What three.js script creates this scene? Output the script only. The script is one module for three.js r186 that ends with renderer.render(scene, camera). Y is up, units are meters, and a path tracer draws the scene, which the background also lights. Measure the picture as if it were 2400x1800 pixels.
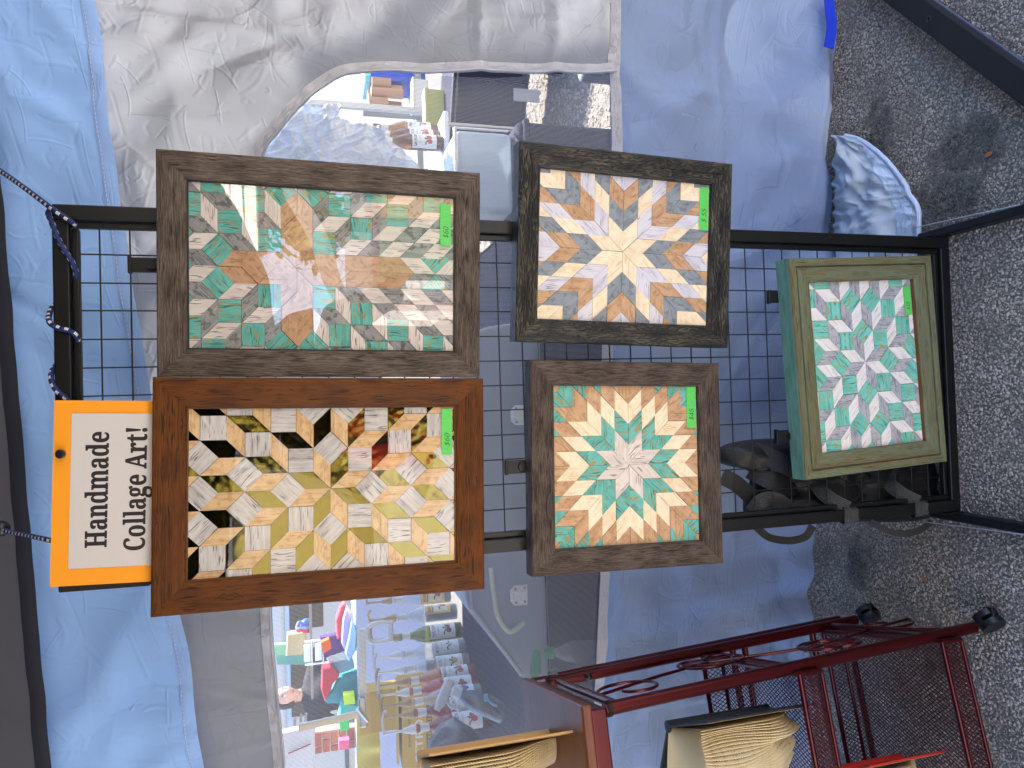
import * as THREE from 'three';
import { createNoise2D, createNoise3D } from 'simplex-noise';
import { mergeGeometries, toCreasedNormals } from 'three/addons/utils/BufferGeometryUtils.js';
import { RoundedBoxGeometry } from 'three/addons/geometries/RoundedBoxGeometry.js';
import { MarchingCubes } from 'three/addons/objects/MarchingCubes.js';

// ---------------------------------------------------------------- camera, sky, sun, exposure
const scene = new THREE.Scene();
const V3 = (x, y, z) => new THREE.Vector3(x, y, z);
const FOCAL = 1680, EYE = V3(-0.027, 1.4205, 1.305);          // focal length in pixels of the 2400 x 1800 photograph
const headTurn = new THREE.Matrix4().makeRotationY(-0.0225).multiply(new THREE.Matrix4().makeRotationX(-0.2715)).multiply(new THREE.Matrix4().makeRotationZ(-0.0258));
const camera = new THREE.PerspectiveCamera(2 * Math.atan(900 / FOCAL) * 180 / Math.PI, 4 / 3, 0.05, 400);
camera.position.copy(EYE);
camera.quaternion.setFromRotationMatrix(headTurn.clone().multiply(new THREE.Matrix4().makeRotationZ(-Math.PI / 2)));   // the phone is held on its side
scene.add(camera);

const SUN_DIR = V3(0.44, 0.95, -0.46).normalize();
const sun = new THREE.DirectionalLight(new THREE.Color(1, 0.94, 0.86), 4.8);
sun.position.copy(SUN_DIR).multiplyScalar(30);
sun.castShadow = true;
sun.shadow.mapSize.set(4096, 4096);
Object.assign(sun.shadow.camera, { left: -12, right: 12, top: 12, bottom: -12, near: 1, far: 80 });
sun.shadow.radius = 3;
scene.add(sun, sun.target);
{ // clear midday sky: blue overhead, paler towards the horizon and round the sun
  const W = 512, H = 256, d = new Float32Array(W * H * 4);
  for (let r = 0; r < H; r++) for (let c = 0; c < W; c++) {
    const up = ((r + 0.5) / H - 0.5) * Math.PI, az = ((c + 0.5) / W - 0.5) * 2 * Math.PI, y = Math.sin(up);
    const cs = Math.cos(az) * Math.cos(up) * SUN_DIR.x + y * SUN_DIR.y + Math.sin(az) * Math.cos(up) * SUN_DIR.z;
    const k = Math.pow(1 - Math.max(y, 0), 2.6), glow = 0.10 * Math.pow(Math.max(cs, 0), 6);
    const o = (r * W + c) * 4;
    d[o] = (0.135 + 0.34 * k + glow); d[o + 1] = (0.285 + 0.34 * k + glow); d[o + 2] = (0.64 + 0.22 * k + glow * 0.9); d[o + 3] = 1;
  }
  const t = new THREE.DataTexture(d, W, H, THREE.RGBAFormat, THREE.FloatType);
  t.mapping = THREE.EquirectangularReflectionMapping; t.magFilter = t.minFilter = THREE.LinearFilter; t.needsUpdate = true;
  scene.background = t; scene.environment = t;
}
const renderer = new THREE.WebGLRenderer({ antialias: true });
renderer.setSize(1024, 768);
renderer.shadowMap.enabled = true;
renderer.toneMapping = THREE.LinearToneMapping;
renderer.toneMappingExposure = 5.5;

// ---------------------------------------------------------------- helpers
let seed = 7;
const rnd = () => { seed = (seed + 0x6d2b79f5) | 0; let t = Math.imul(seed ^ (seed >>> 15), 1 | seed); t = (t + Math.imul(t ^ (t >>> 7), 61 | t)) ^ t; return ((t ^ (t >>> 14)) >>> 0) / 4294967296; };
const rr = (a, b) => a + (b - a) * rnd();
const n2 = createNoise2D(rnd), n3 = createNoise3D(rnd);
const clamp = (x, a = 0, b = 1) => Math.min(b, Math.max(a, x)), mix = (a, b, t) => a + (b - a) * t;
const sstep = (a, b, x) => { const t = clamp((x - a) / (b - a)); return t * t * (3 - 2 * t); };
const fbm = (x, y, o = 4) => { let s = 0, a = 0.5; for (let i = 0; i < o; i++, a *= 0.5, x *= 2.03, y *= 2.03) s += a * n2(x + 17 * i, y); return s; };
// the place of a photograph pixel (2400 x 1800) on a vertical plane z, a horizontal plane y, or any plane
const rayOf = (ix, iy) => V3((900 - iy) / FOCAL, (1200 - ix) / FOCAL, -1).transformDirection(headTurn);
const onZ = (ix, iy, z) => { const d = rayOf(ix, iy); return EYE.clone().addScaledVector(d, (z - EYE.z) / d.z); };
const onY = (ix, iy, y) => { const d = rayOf(ix, iy); return EYE.clone().addScaledVector(d, (y - EYE.y) / d.y); };
const used = {};
function numbered(n) { const k = used[n] = (used[n] ?? -1) + 1; return k ? n + '_' + String(k).padStart(3, '0') : n; }
function tag(o, label, category, group, kind) {
  if (label) o.userData.label = label;
  if (category) o.userData.category = category;
  if (group) o.userData.group = group;
  if (kind) o.userData.kind = kind;
  return o;
}
function thing(name, label, category, pos = [0, 0, 0], turn = 0, group) {
  const g = new THREE.Group(); g.name = numbered(name); g.position.set(...(pos.isVector3 ? pos.toArray() : pos)); g.rotation.y = turn; scene.add(g);
  return tag(g, label, category, group);
}
function mesh(name, geo, mat, parent) {
  const m = new THREE.Mesh(Array.isArray(geo) ? (geo.length > 1 ? merge(geo) : geo[0]) : geo, mat);
  m.castShadow = m.receiveShadow = true;
  if (parent) { m.name = name; parent.add(m); } else { m.name = numbered(name); scene.add(m); }
  return m;
}
function merge(list) {
  const l = list.map((g) => { let q = g.index ? g.toNonIndexed() : g; for (const k of Object.keys(q.attributes)) if (!['position', 'normal', 'uv'].includes(k)) q.deleteAttribute(k); if (!q.attributes.uv) q.setAttribute('uv', new THREE.BufferAttribute(new Float32Array(q.attributes.position.count * 2), 2)); return q; });
  return mergeGeometries(l);
}
const box = (w, h, d, x = 0, y = 0, z = 0) => new THREE.BoxGeometry(w, h, d).translate(x, y, z);
const rbox = (w, h, d, r, x = 0, y = 0, z = 0, seg = 2) => new RoundedBoxGeometry(w, h, d, seg, Math.min(r, w * 0.49, h * 0.49, d * 0.49)).translate(x, y, z);
const tube = (pts, r, seg = 40, rad = 8, closed = false) => new THREE.TubeGeometry(new THREE.CatmullRomCurve3(pts.map((p) => p.isVector3 ? p : V3(...p)), closed, 'catmullrom', 0.5), seg, r, rad, closed);
function rod(a, b, r, rad = 8, r2 = r) { // a straight round bar between two points, with end caps
  const A = a.isVector3 ? a : V3(...a), B = b.isVector3 ? b : V3(...b), d = B.clone().sub(A);
  const g = new THREE.CylinderGeometry(r2, r, d.length(), rad, 1);
  g.applyQuaternion(new THREE.Quaternion().setFromUnitVectors(V3(0, 1, 0), d.clone().normalize()));
  return g.translate((A.x + B.x) / 2, (A.y + B.y) / 2, (A.z + B.z) / 2);
}
function bar(a, b, w, t, up = V3(0, 0, 1), r = 0.002) { // a straight square bar between two points: width w, thickness t along `up`
  const A = a.isVector3 ? a : V3(...a), B = b.isVector3 ? b : V3(...b), d = B.clone().sub(A), L = d.length(), y = d.normalize();
  const x = V3().crossVectors(y, up).normalize(), z = V3().crossVectors(x, y);
  return rbox(w, L, t, r).applyMatrix4(new THREE.Matrix4().makeBasis(x, y, z).setPosition(A.clone().add(B).multiplyScalar(0.5)));
}
function lathe(pts, seg = 24) { return new THREE.LatheGeometry(pts.map((p) => new THREE.Vector2(...p)), seg); }
function grid(nu, nv, f, uvs = [1, 1]) { // a sheet from f(u, v) -> Vector3, u and v from 0 to 1
  const p = [], uv = [], ix = [];
  for (let j = 0; j <= nv; j++) for (let i = 0; i <= nu; i++) { const q = f(i / nu, j / nv); p.push(q.x, q.y, q.z); uv.push(i / nu * uvs[0], j / nv * uvs[1]); }
  for (let j = 0; j < nv; j++) for (let i = 0; i < nu; i++) { const a = j * (nu + 1) + i, b = a + 1, c = a + nu + 1, d = c + 1; ix.push(a, b, d, a, d, c); }
  const g = new THREE.BufferGeometry();
  g.setAttribute('position', new THREE.Float32BufferAttribute(p, 3)); g.setAttribute('uv', new THREE.Float32BufferAttribute(uv, 2)); g.setIndex(ix); g.computeVertexNormals();
  return g;
}
function ribbon(pts, nrm, width, seg = 40, thick = 0.0016) { // a strap: a band of that width whose face looks along nrm(t)
  const c = new THREE.CatmullRomCurve3(pts.map((p) => p.isVector3 ? p : V3(...p)));
  const at = (u, s, o) => { const p = c.getPoint(u), t = c.getTangent(u), n = nrm(u).clone(), w = V3().crossVectors(t, n).normalize(); n.crossVectors(w, t).normalize(); return p.addScaledVector(w, s * width / 2).addScaledVector(n, o); };
  return merge([grid(seg, 2, (u, v) => at(u, v * 2 - 1, thick / 2), [10, 1]), grid(seg, 2, (u, v) => at(u, 1 - v * 2, -thick / 2), [10, 1])]);
}
const S = (r, g, b) => new THREE.Color().setRGB(r / 255, g / 255, b / 255, THREE.SRGBColorSpace);
const std = (color, roughness = 0.7, metalness = 0, more = {}) => new THREE.MeshStandardMaterial({ color, roughness, metalness, ...more });
const phys = (o) => new THREE.MeshPhysicalMaterial(o);
function tex(W, H, f, srgb = true) { // f(x, y) -> [r, g, b] from 0 to 255, x and y from 0 to 1
  const d = new Uint8Array(W * H * 4);
  for (let j = 0; j < H; j++) for (let i = 0; i < W; i++) { const c = f(i / W, j / H), o = (j * W + i) * 4; d[o] = clamp(c[0], 0, 255); d[o + 1] = clamp(c[1], 0, 255); d[o + 2] = clamp(c[2], 0, 255); d[o + 3] = 255; }
  const t = new THREE.DataTexture(d, W, H);
  t.magFilter = THREE.LinearFilter; t.minFilter = THREE.LinearMipmapLinearFilter; t.wrapS = t.wrapT = THREE.MirroredRepeatWrapping; if (srgb) t.colorSpace = THREE.SRGBColorSpace; t.needsUpdate = true;
  return t;
}
function canvasTex(w, h, draw) {
  const c = document.createElement('canvas'); c.width = w; c.height = h; draw(c.getContext('2d'), w, h);
  const t = new THREE.CanvasTexture(c); t.colorSpace = THREE.SRGBColorSpace; return t;
}
const lerp3 = (a, b, t) => [mix(a[0], b[0], t), mix(a[1], b[1], t), mix(a[2], b[2], t)];

// ---------------------------------------------------------------- ground
{
  const t = tex(512, 512, (x, y) => { const v = 102 + 30 * fbm(x * 60, y * 60, 3) + 12 * fbm(x * 6, y * 6, 3); return [v * 1.05, v, v * 0.90]; });
  t.wrapS = t.wrapT = THREE.RepeatWrapping;
  const g = grid(40, 40, (u, v) => V3(mix(-60, 60, u), 0, mix(60, -60, v)), [120, 120]);
  tag(mesh('ground', g, std(0xffffff, 0.95, 0, { map: t, bumpMap: t, bumpScale: 0.004 })), 'dark asphalt with pale aggregate, dry with a few damp stains', null, null, 'structure');
  // pale concrete strip added behind the camera to bounce sun onto the display
  const ct = tex(256, 256, (x, y) => { const v = 196 + 24 * fbm(x * 8, y * 8, 4); return [v * 1.02, v * 0.98, v * 0.9]; }); ct.wrapS = ct.wrapT = THREE.RepeatWrapping;
  tag(mesh('pavement', box(60, 0.12, 8.6, 0, 0.06, 6.7), std(0xffffff, 0.9, 0, { map: ct })), 'pale concrete pavement added behind the camera to bounce sunlight onto the display', null, null, 'structure');
  // the pale stones of the worn asphalt, each a small rough pebble set in the binder; damp stains are darker stones
  const base = new THREE.IcosahedronGeometry(1, 0), p = base.attributes.position, list = [];
  const put = (x0, x1, z0, z1, pitch, keep) => {
    for (let x = x0; x < x1; x += pitch) for (let z = z0; z < z1; z += pitch) {
      if (rnd() > keep) continue;
      list.push([x + rr(-0.6, 0.6) * pitch, z + rr(-0.6, 0.6) * pitch, pitch]);
    }
  };
  put(-1.05, 1.45, -0.62, 0.62, 0.0054, 0.95);
  put(0.2, 4.6, -5.6, -0.62, 0.022, 0.75);
  const inst = new THREE.InstancedMesh(base, std(0xffffff, 0.82), list.length), m = new THREE.Matrix4(), q = new THREE.Quaternion(), col = new THREE.Color();
  const stain = (x, z) => Math.max(1 - Math.hypot((x - 0.50) / 0.09, (z - 0.055) / 0.12), 0.8 * (1 - Math.hypot((x - 0.41) / 0.085, (z - 0.0) / 0.13)), 0.7 * (1 - Math.hypot((x - 0.64) / 0.12, (z + 0.2) / 0.07)), 0.7 * (1 - Math.hypot((x + 0.50) / 0.1, (z + 0.34) / 0.08)), 0.6 * (1 - Math.hypot((x + 0.66) / 0.1, (z + 0.1) / 0.12)));
  list.forEach(([x, z, s], i) => {
    const k = Math.pow(rnd(), 2.0), size = s * mix(0.44, 0.95, k);
    q.setFromEuler(new THREE.Euler(rr(0, 6), rr(0, 6), rr(0, 6)));
    m.compose(V3(x, -size * 0.25 + rr(-0.0006, 0.0006), z), q, V3(size * rr(0.7, 1.25), size * rr(0.5, 0.8), size * rr(0.7, 1.2)));
    inst.setMatrixAt(i, m);
    const wet = sstep(0.05, 0.5, stain(x, z) + 0.35 * fbm(x * 14, z * 14, 3)), l = mix(0.24, 0.48, Math.pow(rnd(), 1.2)) * mix(1, 0.22, wet) * (0.8 + 0.35 * fbm(x * 5, z * 5, 2)), w = rr(0.11, 0.25);
    col.setRGB(l * (1 + w), l, l * (1 - w)); inst.setColorAt(i, col);
  });
  inst.name = 'gravel'; inst.castShadow = inst.receiveShadow = true; scene.add(inst);
  tag(inst, 'small pale stones set close together in the worn asphalt surface', 'gravel', null, 'stuff');
}

// ---------------------------------------------------------------- tent: back wall with its mesh window, upper flap, dark valance, roof
// relief of crumpled coated cloth: straight sharp creases over a fine weave
const fineWeave = canvasTex(1024, 1024, (g, w, h) => {
  g.fillStyle = '#707070'; g.fillRect(0, 0, w, h);
  for (let i = 0; i < 120; i++) {
    const x = rnd() * w, y = rnd() * h, a = rnd() < 0.4 ? (rnd() < 0.5 ? 0 : Math.PI / 2) + rr(-0.2, 0.2) : rnd() * Math.PI, l = rr(30, 260), up = rnd() < 0.5 ? 255 : 0, k = rr(-40, 40), s = rr(0.5, 1.6);
    for (let q = 0; q < 6; q++) { g.strokeStyle = `rgba(${up},${up},${up},0.055)`; g.lineWidth = (26 - q * 4.4) * s; g.lineCap = 'round'; const f = 1 - q * 0.02; for (const ox of [-w, 0, w]) for (const oy of [-h, 0, h]) { g.beginPath(); g.moveTo(x + ox - Math.cos(a) * l / 2 * f, y + oy - Math.sin(a) * l / 2 * f); g.quadraticCurveTo(x + ox + k * Math.sin(a), y + oy - k * Math.cos(a), x + ox + Math.cos(a) * l / 2 * f, y + oy + Math.sin(a) * l / 2 * f); g.stroke(); } }
  }
});
fineWeave.colorSpace = THREE.NoColorSpace; fineWeave.wrapS = fineWeave.wrapT = THREE.RepeatWrapping;
fineWeave.repeat.set(1.3, 1.3);
const fabric = (r, g, b, through, more = {}) => phys({ color: new THREE.Color().setRGB(r, g, b), roughness: 1, transmission: through, thickness: 0, specularIntensity: 0.25, side: THREE.DoubleSide, bumpMap: fineWeave, bumpScale: 0.0052, ...more });
const wallZ = (x) => -0.43 + 0.07 * x;
const onWall = (ix, iy) => { let p = onZ(ix, iy, -0.43); for (let i = 0; i < 4; i++) p = onZ(ix, iy, wallZ(p.x)); return p; };
const ridge = (v, k) => Math.pow(1 - Math.abs(v), k);
const tri = (t) => Math.abs(t - Math.floor(t) - 0.5) * 2;                        // a zigzag: flat facets that meet in sharp creases
const FACETS = [...Array(9)].map((_, i) => { const a = rr(0, Math.PI), w = rr(0.12, 0.36); return { c: Math.cos(a) / w, s: Math.sin(a) / w, p: rr(0, 1), h: w * rr(0.03, 0.06), m: rr(0, 90) }; });
const CREASES = [...Array(190)].map(() => { const a = rr(0, 1) < 0.35 ? rr(-0.15, 0.15) + (rnd() < 0.5 ? 0 : Math.PI / 2) : rr(0, Math.PI), l = rr(0.05, 0.30); return { x: rr(-2, 2.2), y: rr(-0.3, 2.6), c: Math.cos(a), s: Math.sin(a), l, w: rr(0.010, 0.032), h: rr(0.004, 0.011) * (rnd() < 0.5 ? 1 : -1), b: rr(-0.8, 0.8) }; });
function crumple(x, y) { // creases and soft undulation of thin coated cloth, in metres
  const wx = x + 0.06 * n2(x * 2.1, y * 2.1), wy = y + 0.06 * n2(x * 2.1 + 40, y * 2.1);
  let d = 0.013 * n2(x * 1.6, y * 1.2 + 5) + 0.004 * n2(x * 4.1 + 9, y * 3.1);
  for (const f of FACETS) d += f.h * tri(wx * f.c + wy * f.s + f.p) * sstep(-0.1, 0.45, n2(x * 1.7 + f.m, y * 1.7));
  for (const q of CREASES) { const u = (x - q.x) * q.c + (y - q.y) * q.s; if (Math.abs(u) > q.l) continue; const v = Math.abs((y - q.y) * q.c - (x - q.x) * q.s + q.b * u * u); if (v < q.w) d += q.h * (1 - v / q.w) * (1 - (u / q.l) ** 2); }
  const amt = sstep(-0.1, 0.6, n2(x * 1.9 + 70, y * 1.9));
  return d + amt * (0.0028 * ridge(n2(wx * 6 + wy * 2.2, wy * 4.2 - wx), 5) + 0.0010 * ridge(n2(wx * 14 + 3, wy * 11 + wx * 3), 6));
}
const fold = (t, at, w, h) => h * Math.max(0, 1 - Math.abs(t - at) / w);      // a pressed fold line
const wallFolds = (x, y) => fold(x + 0.02 * Math.sin(y * 5), 0.83, 0.03, 0.008) * sstep(1.42, 1.5, y) + fold(y, 1.015, 0.02, 0.006) * sstep(0.72, 0.8, x) + fold(x, 0.60, 0.03, 0.006) * sstep(1.5, 1.56, y)
  + fold(x, -0.62, 0.05, 0.006) + fold(y, 1.36, 0.03, 0.003) * sstep(0.6, 0.7, x);
const wallPt = (x, y, more = 0) => V3(x, y, wallZ(x) + crumple(x, y) + wallFolds(x, y) + more);
{
  const wall = thing('tent_wall', 'pale grey fabric tent side wall with a mesh window behind the display rack', 'tent wall');
  // outline of the window, from its bottom left corner over the rounded top to the bottom right corner
  const topL = onWall(668, 1800), right = [[621, 362], [652, 318], [690, 274], [726, 237], [762, 206], [800, 187], [850, 178], [908, 174], [980, 176], [1053, 181], [1150, 184], [1252, 186], [1345, 184], [1433, 179]].map((p) => onWall(...p));
  const bottom = [[1433, 179], [1437, 347], [1424, 600], [1415, 826], [1412, 1100], [1411, 1345], [1402, 1547], [1397, 1616], [1390, 1800]].map((p) => onWall(...p));
  const top = [onWall(636, 1428), onWall(650, 1620), topL];
  const leftX = -1.75, botY = (x) => { for (let i = 0; i < bottom.length - 1; i++) if (x <= bottom[i].x && x >= bottom[i + 1].x) return mix(bottom[i + 1].y, bottom[i].y, (x - bottom[i + 1].x) / (bottom[i].x - bottom[i + 1].x)); return x > 0 ? bottom[0].y + (x - bottom[0].x) * -0.01 : bottom[bottom.length - 1].y; };
  const path = [[leftX, botY(-2)], [leftX, 1.25], [leftX + 0.08, 1.42], [leftX + 0.25, 1.5], [-1.3, 1.52], ...top.reverse().map((p) => [p.x, p.y]), ...right.map((p) => [p.x, p.y])];
  const dense = new THREE.CatmullRomCurve3(path.map((p) => V3(p[0], p[1], 0)), false, 'centripetal');
  const N = 420, inner = []; for (let i = 0; i <= N; i++) inner.push(dense.getPointAt(i / N));
  const X0 = -2.1, X1 = 1.75, Y1 = 2.45;
  const cloth = fabric(0.30, 0.31, 0.335, 0.20);
  const holeX = inner.map((p) => p.x).concat([...bottom.map((p) => p.x), leftX]), holeY = inner.map((p) => p.y).concat([...bottom.map((p) => p.y), botY(-2)]);
  const inHole = (x, y) => { let c = false; for (let i = 0, j = holeX.length - 1; i < holeX.length; j = i++) if ((holeY[i] > y) !== (holeY[j] > y) && x < (holeX[j] - holeX[i]) * (y - holeY[i]) / (holeY[j] - holeY[i]) + holeX[i]) c = !c; return c; };
  { // a fine sheet; the cells inside the window are left out and their edge lies under the stitched band
    const NX = 520, NY = 270, g = grid(NX, NY, (u, v) => { const x = mix(X0, X1, u), y = mix(0.48, Y1, v); return wallPt(x, y, -0.09 * sstep(0.015, -0.04, y - botY(x))); }, [8, 4]), old = g.index.array, keep = [];
    const bad = new Uint8Array((NX + 1) * (NY + 1));
    for (let k = 0; k < bad.length; k++) { const x = mix(X0, X1, (k % (NX + 1)) / NX), y = mix(0.48, Y1, Math.floor(k / (NX + 1)) / NY); bad[k] = inHole(x, y) || (y < botY(x) + 0.001 && x < inner[N].x - 0.004); }
    for (let k = 0; k < old.length; k += 3) if (!bad[old[k]] && !bad[old[k + 1]] && !bad[old[k + 2]]) keep.push(old[k], old[k + 1], old[k + 2]);
    g.setIndex(keep); mesh('fabric_panel', g, cloth, wall);
  }
  // lower skirt: hangs from the bottom edge of the window to the ground and turns under at its hem
  const skirtCloth = fabric(0.265, 0.345, 0.52, 0.085);  // bluish colour stands partly for sky light on the cloth
  mesh('skirt_panel', grid(330, 150, (u, v) => {
    const x = mix(X0, X1, u), yb = botY(x), s = v, y = mix(yb + 0.006, -0.004, Math.pow(s, 0.97));
    const flare = 0.06 * sstep(0.3, 1, s) * (0.7 + 0.6 * n2(x * 1.7, 3)) * sstep(-0.5, 0.4, x) - 0.08 * sstep(0.15, 1, s) * sstep(0.1, -0.7, x);
    const gather = 0.014 * sstep(0.25, 0.9, s) * Math.sin(x * 17 + 2.5 * n2(x * 2, y * 2)) * sstep(-0.2, 0.5, x) ;
    const tuck = sstep(0.9, 1, s) * 0.05 * sstep(0.2, 0.6, x);
    const folds = fold(x + 0.03 * y, -0.575, 0.06, 0.012) + fold(x + 0.05 * y, -0.70, 0.05, 0.012) - fold(x, -0.50, 0.05, 0.008) + fold(y, 0.36, 0.02, 0.005) * sstep(0.45, 0.55, x) + fold(x, 0.76, 0.02, 0.006);
    return V3(x, y, wallZ(x) + 1.0 * crumple(x * 1.0 + 0.4, y * 1.0 + 1.2) * sstep(0, 0.06, s) + flare + gather - tuck + folds * sstep(0, 0.08, s));
  }, [6, 1.6]), skirtCloth, wall);
  // stitched bands that carry the window, and the white piping on its edge
  const pale = fabric(0.62, 0.62, 0.66, 0.16);
  const edge3 = inner.map((p) => V3(p.x, p.y, wallZ(p.x) + crumple(p.x, p.y) + wallFolds(p.x, p.y) + 0.003));
  const normalAt = (i) => { const a = inner[Math.max(0, i - 2)], b = inner[Math.min(N, i + 2)], t = b.clone().sub(a).normalize(); return V3(-t.y, t.x, 0); };
  mesh('window_band', grid(N, 5, (u, v) => { const i = Math.round(u * N), p = edge3[i], n = normalAt(i); return p.clone().addScaledVector(n, -0.003 + 0.026 * v).add(V3(0, 0, 0.007 + 0.0018 * Math.sin(i * 1.7) * Math.sin(v * Math.PI) + 0.0025 * Math.sin(v * Math.PI))); }, [30, 1]), pale, wall);
  mesh('window_piping', tube(edge3.filter((_, i) => i % 3 === 0).map((p) => p.clone().add(V3(0, 0, 0.012))), 0.0035, 400, 8), fabric(0.62, 0.64, 0.7, 0.1), wall);
  mesh('lower_seam', grid(300, 4, (u, v) => { const x = mix(X0, X1, u), y = botY(x); return V3(x, y - 0.004 + 0.03 * (0.5 - v), wallZ(x) + 0.0125 + crumple(x, y) * 0.15 + 0.0012 * Math.sin(x * 520) * Math.sin(v * Math.PI)); }, [30, 1]), pale, wall);
  const vseam = []; for (let i = 0; i <= 50; i++) { const x = mix(inner[N].x + 0.012, X1, i / 50), y = botY(x) + 0.006; vseam.push(V3(x, y, wallZ(x) + 0.016 + 0.002 * Math.sin(i * 2.1))); }
  mesh('corner_seam', ribbon(vseam, () => V3(0, 0, 1), 0.022, 120, 0.003), pale, wall);
  // the window itself: a sheet of fine netting, slightly slack, with a few diagonal tension folds
  const weave = tex(64, 64, (x, y) => { const a = Math.pow(0.5 + 0.5 * Math.cos(x * 2 * Math.PI * 8), 2), b = Math.pow(0.5 + 0.5 * Math.cos(y * 2 * Math.PI * 8), 3); return Array(3).fill(255 * clamp(0.28 + 0.28 * a + 0.10 * b)); }, false);
  weave.wrapS = weave.wrapT = THREE.RepeatWrapping;
  const net = phys({ color: new THREE.Color().setRGB(0.36, 0.37, 0.41), roughness: 1, transmission: 0.2, thickness: 0, specularIntensity: 0, transparent: true, alphaMap: weave, side: THREE.DoubleSide });
  const topY = (x) => { let best = 1.52, bd = 9; for (let i = 0; i <= N; i++) { const d = Math.abs(inner[i].x - x); if (inner[i].y > 0.9 && d < bd) { bd = d; best = inner[i].y; } } return x > inner[N].x - 0.002 ? botY(x) + 0.02 : best; };
  const tops = []; for (let i = 0; i <= 240; i++) tops.push(topY(mix(leftX, 0.835, i / 240)));
  mesh('window_mesh', grid(240, 60, (u, v) => {
    const x = mix(leftX, 0.835, u), y = mix(botY(x), tops[Math.round(u * 240)], v), t = 0.006 * n2(x * 2.5, y * 2.5) + 0.010 * ridge(n2((x + y) * 3.2, (x - y) * 0.7), 5) * sstep(0.3, 0.8, x);
    return V3(x, y, wallZ(x) + 0.002 + t * Math.min(1, 8 * v * (1 - v)));
  }, [108, 38]), net, wall);
}
{ // upper flap: a second cloth overlapping the wall, its blue partly sky light put into the colour; its hem runs down to the left
  const hem = (x) => mix(1.665, 1.825, (x + 0.755) / 1.565) + 0.006 * n2(x * 3, 1);
  const flap = thing('fabric_flap', 'pale blue upper fabric flap with a stitched hem overlapping the grey tent wall', 'fabric flap');
  const z = (x, y) => -0.345 + 0.04 * x + 0.9 * crumple(x * 0.9 - 0.1, y * 0.9 - 1.3) + fold(x, 0.42 + 0.0, 0.03, 0.003) + 0.012 * sstep(0.12, 0, y - hem(x)) + 0.012 * ridge(n2(x * 1.3 + y * 2, y * 0.6), 3);
  const blue = fabric(0.33, 0.55, 0.98, 0.08);
  mesh('fabric_panel', grid(300, 80, (u, v) => { const x = mix(-2.0, 1.7, u), y = mix(hem(x), 2.4, v); return V3(x, y, z(x, y)); }, [6, 1.3]), blue, flap);
  mesh('hem', grid(300, 4, (u, v) => { const x = mix(-2.0, 1.7, u), y = hem(x) + 0.028 * v - 0.002; return V3(x, y, z(x, y) + 0.004 + 0.002 * Math.sin(v * Math.PI) + 0.0006 * Math.sin(x * 700)); }, [6, 0.1]), fabric(0.34, 0.53, 0.94, 0.10), flap);
  const thread = []; for (let x = -0.9; x < 1.1; x += 0.009) thread.push(rod(V3(x, hem(x) + 0.021, z(x, hem(x) + 0.021) + 0.0072), V3(x + 0.006, hem(x + 0.006) + 0.021, z(x + 0.006, hem(x) + 0.021) + 0.0072), 0.0005, 4));
  tag(mesh('stitching', thread, std(S(225, 228, 235), 0.8), flap), null, null, null, 'stuff');
}
{ // dark valance along the top, with a black trim on its lower edge
  const e0 = onZ(0, 380, -0.225), e1 = onZ(120, 1800, -0.225), edge = (x) => mix(e1.y, e0.y, (x - e1.x) / (e0.x - e1.x));
  const val = thing('tent_valance', 'dark grey tent valance with a black trim band along its lower edge', 'tent valance');
  const z = (x, y) => -0.225 + 0.004 * n2(x * 2, y * 4) + 0.006 * n2(x * 7, y * 1.2 + 3);
  mesh('fabric_panel', grid(160, 20, (u, v) => { const x = mix(-1.9, 1.7, u), y = mix(edge(x) + 0.02, 2.42, v); return V3(x, y, z(x, y)); }, [4, 0.5]), std(S(74, 74, 84), 0.9, 0, { side: THREE.DoubleSide, bumpMap: fineWeave, bumpScale: 0.001 }), val);
  mesh('trim', grid(160, 3, (u, v) => { const x = mix(-1.9, 1.7, u), y = edge(x) + 0.026 * v; return V3(x, y, z(x, y) + 0.003 + 0.002 * Math.sin(v * Math.PI)); }), std(S(18, 22, 38), 0.75, 0, { side: THREE.DoubleSide }), val);
}
{ // roof of the canopy overhead and its legs
  const roof = thing('canopy_roof', 'dark canopy roof on four legs over the display', 'canopy');
  const cloth = std(S(60, 60, 70), 0.95, 0, { side: THREE.DoubleSide });
  const y0 = 2.38, y1 = 2.95, c = V3(0.5, y1, 0.6), cor = [V3(-2.2, y0, -0.31), V3(3.4, y0, -0.31), V3(3.4, y0, 1.50), V3(-2.2, y0, 1.50)];  // roof widened against stray sun and shortened in front to admit light
  for (let k = 0; k < 4; k++) { const a = cor[k], b = cor[(k + 1) % 4]; mesh('roof_panel', grid(12, 12, (u, v) => a.clone().lerp(b, u).lerp(c, v).add(V3(0, -0.05 * Math.sin(Math.PI * v), 0))), cloth, roof); }
  for (const [a, b] of [[1, 2], [2, 3], [3, 0]]) mesh('edge_valance', grid(40, 4, (u, v) => cor[a].clone().lerp(cor[b], u).add(V3(0, -0.28 * v + 0.01 * Math.sin(u * 60) * v, 0))), cloth, roof);
  for (const k of [2, 3]) mesh('leg', bar([cor[k].x, 0, cor[k].z], [cor[k].x, y0, cor[k].z], 0.03, 0.03), std(0x777a80, 0.4, 0.8), roof);
}
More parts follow.
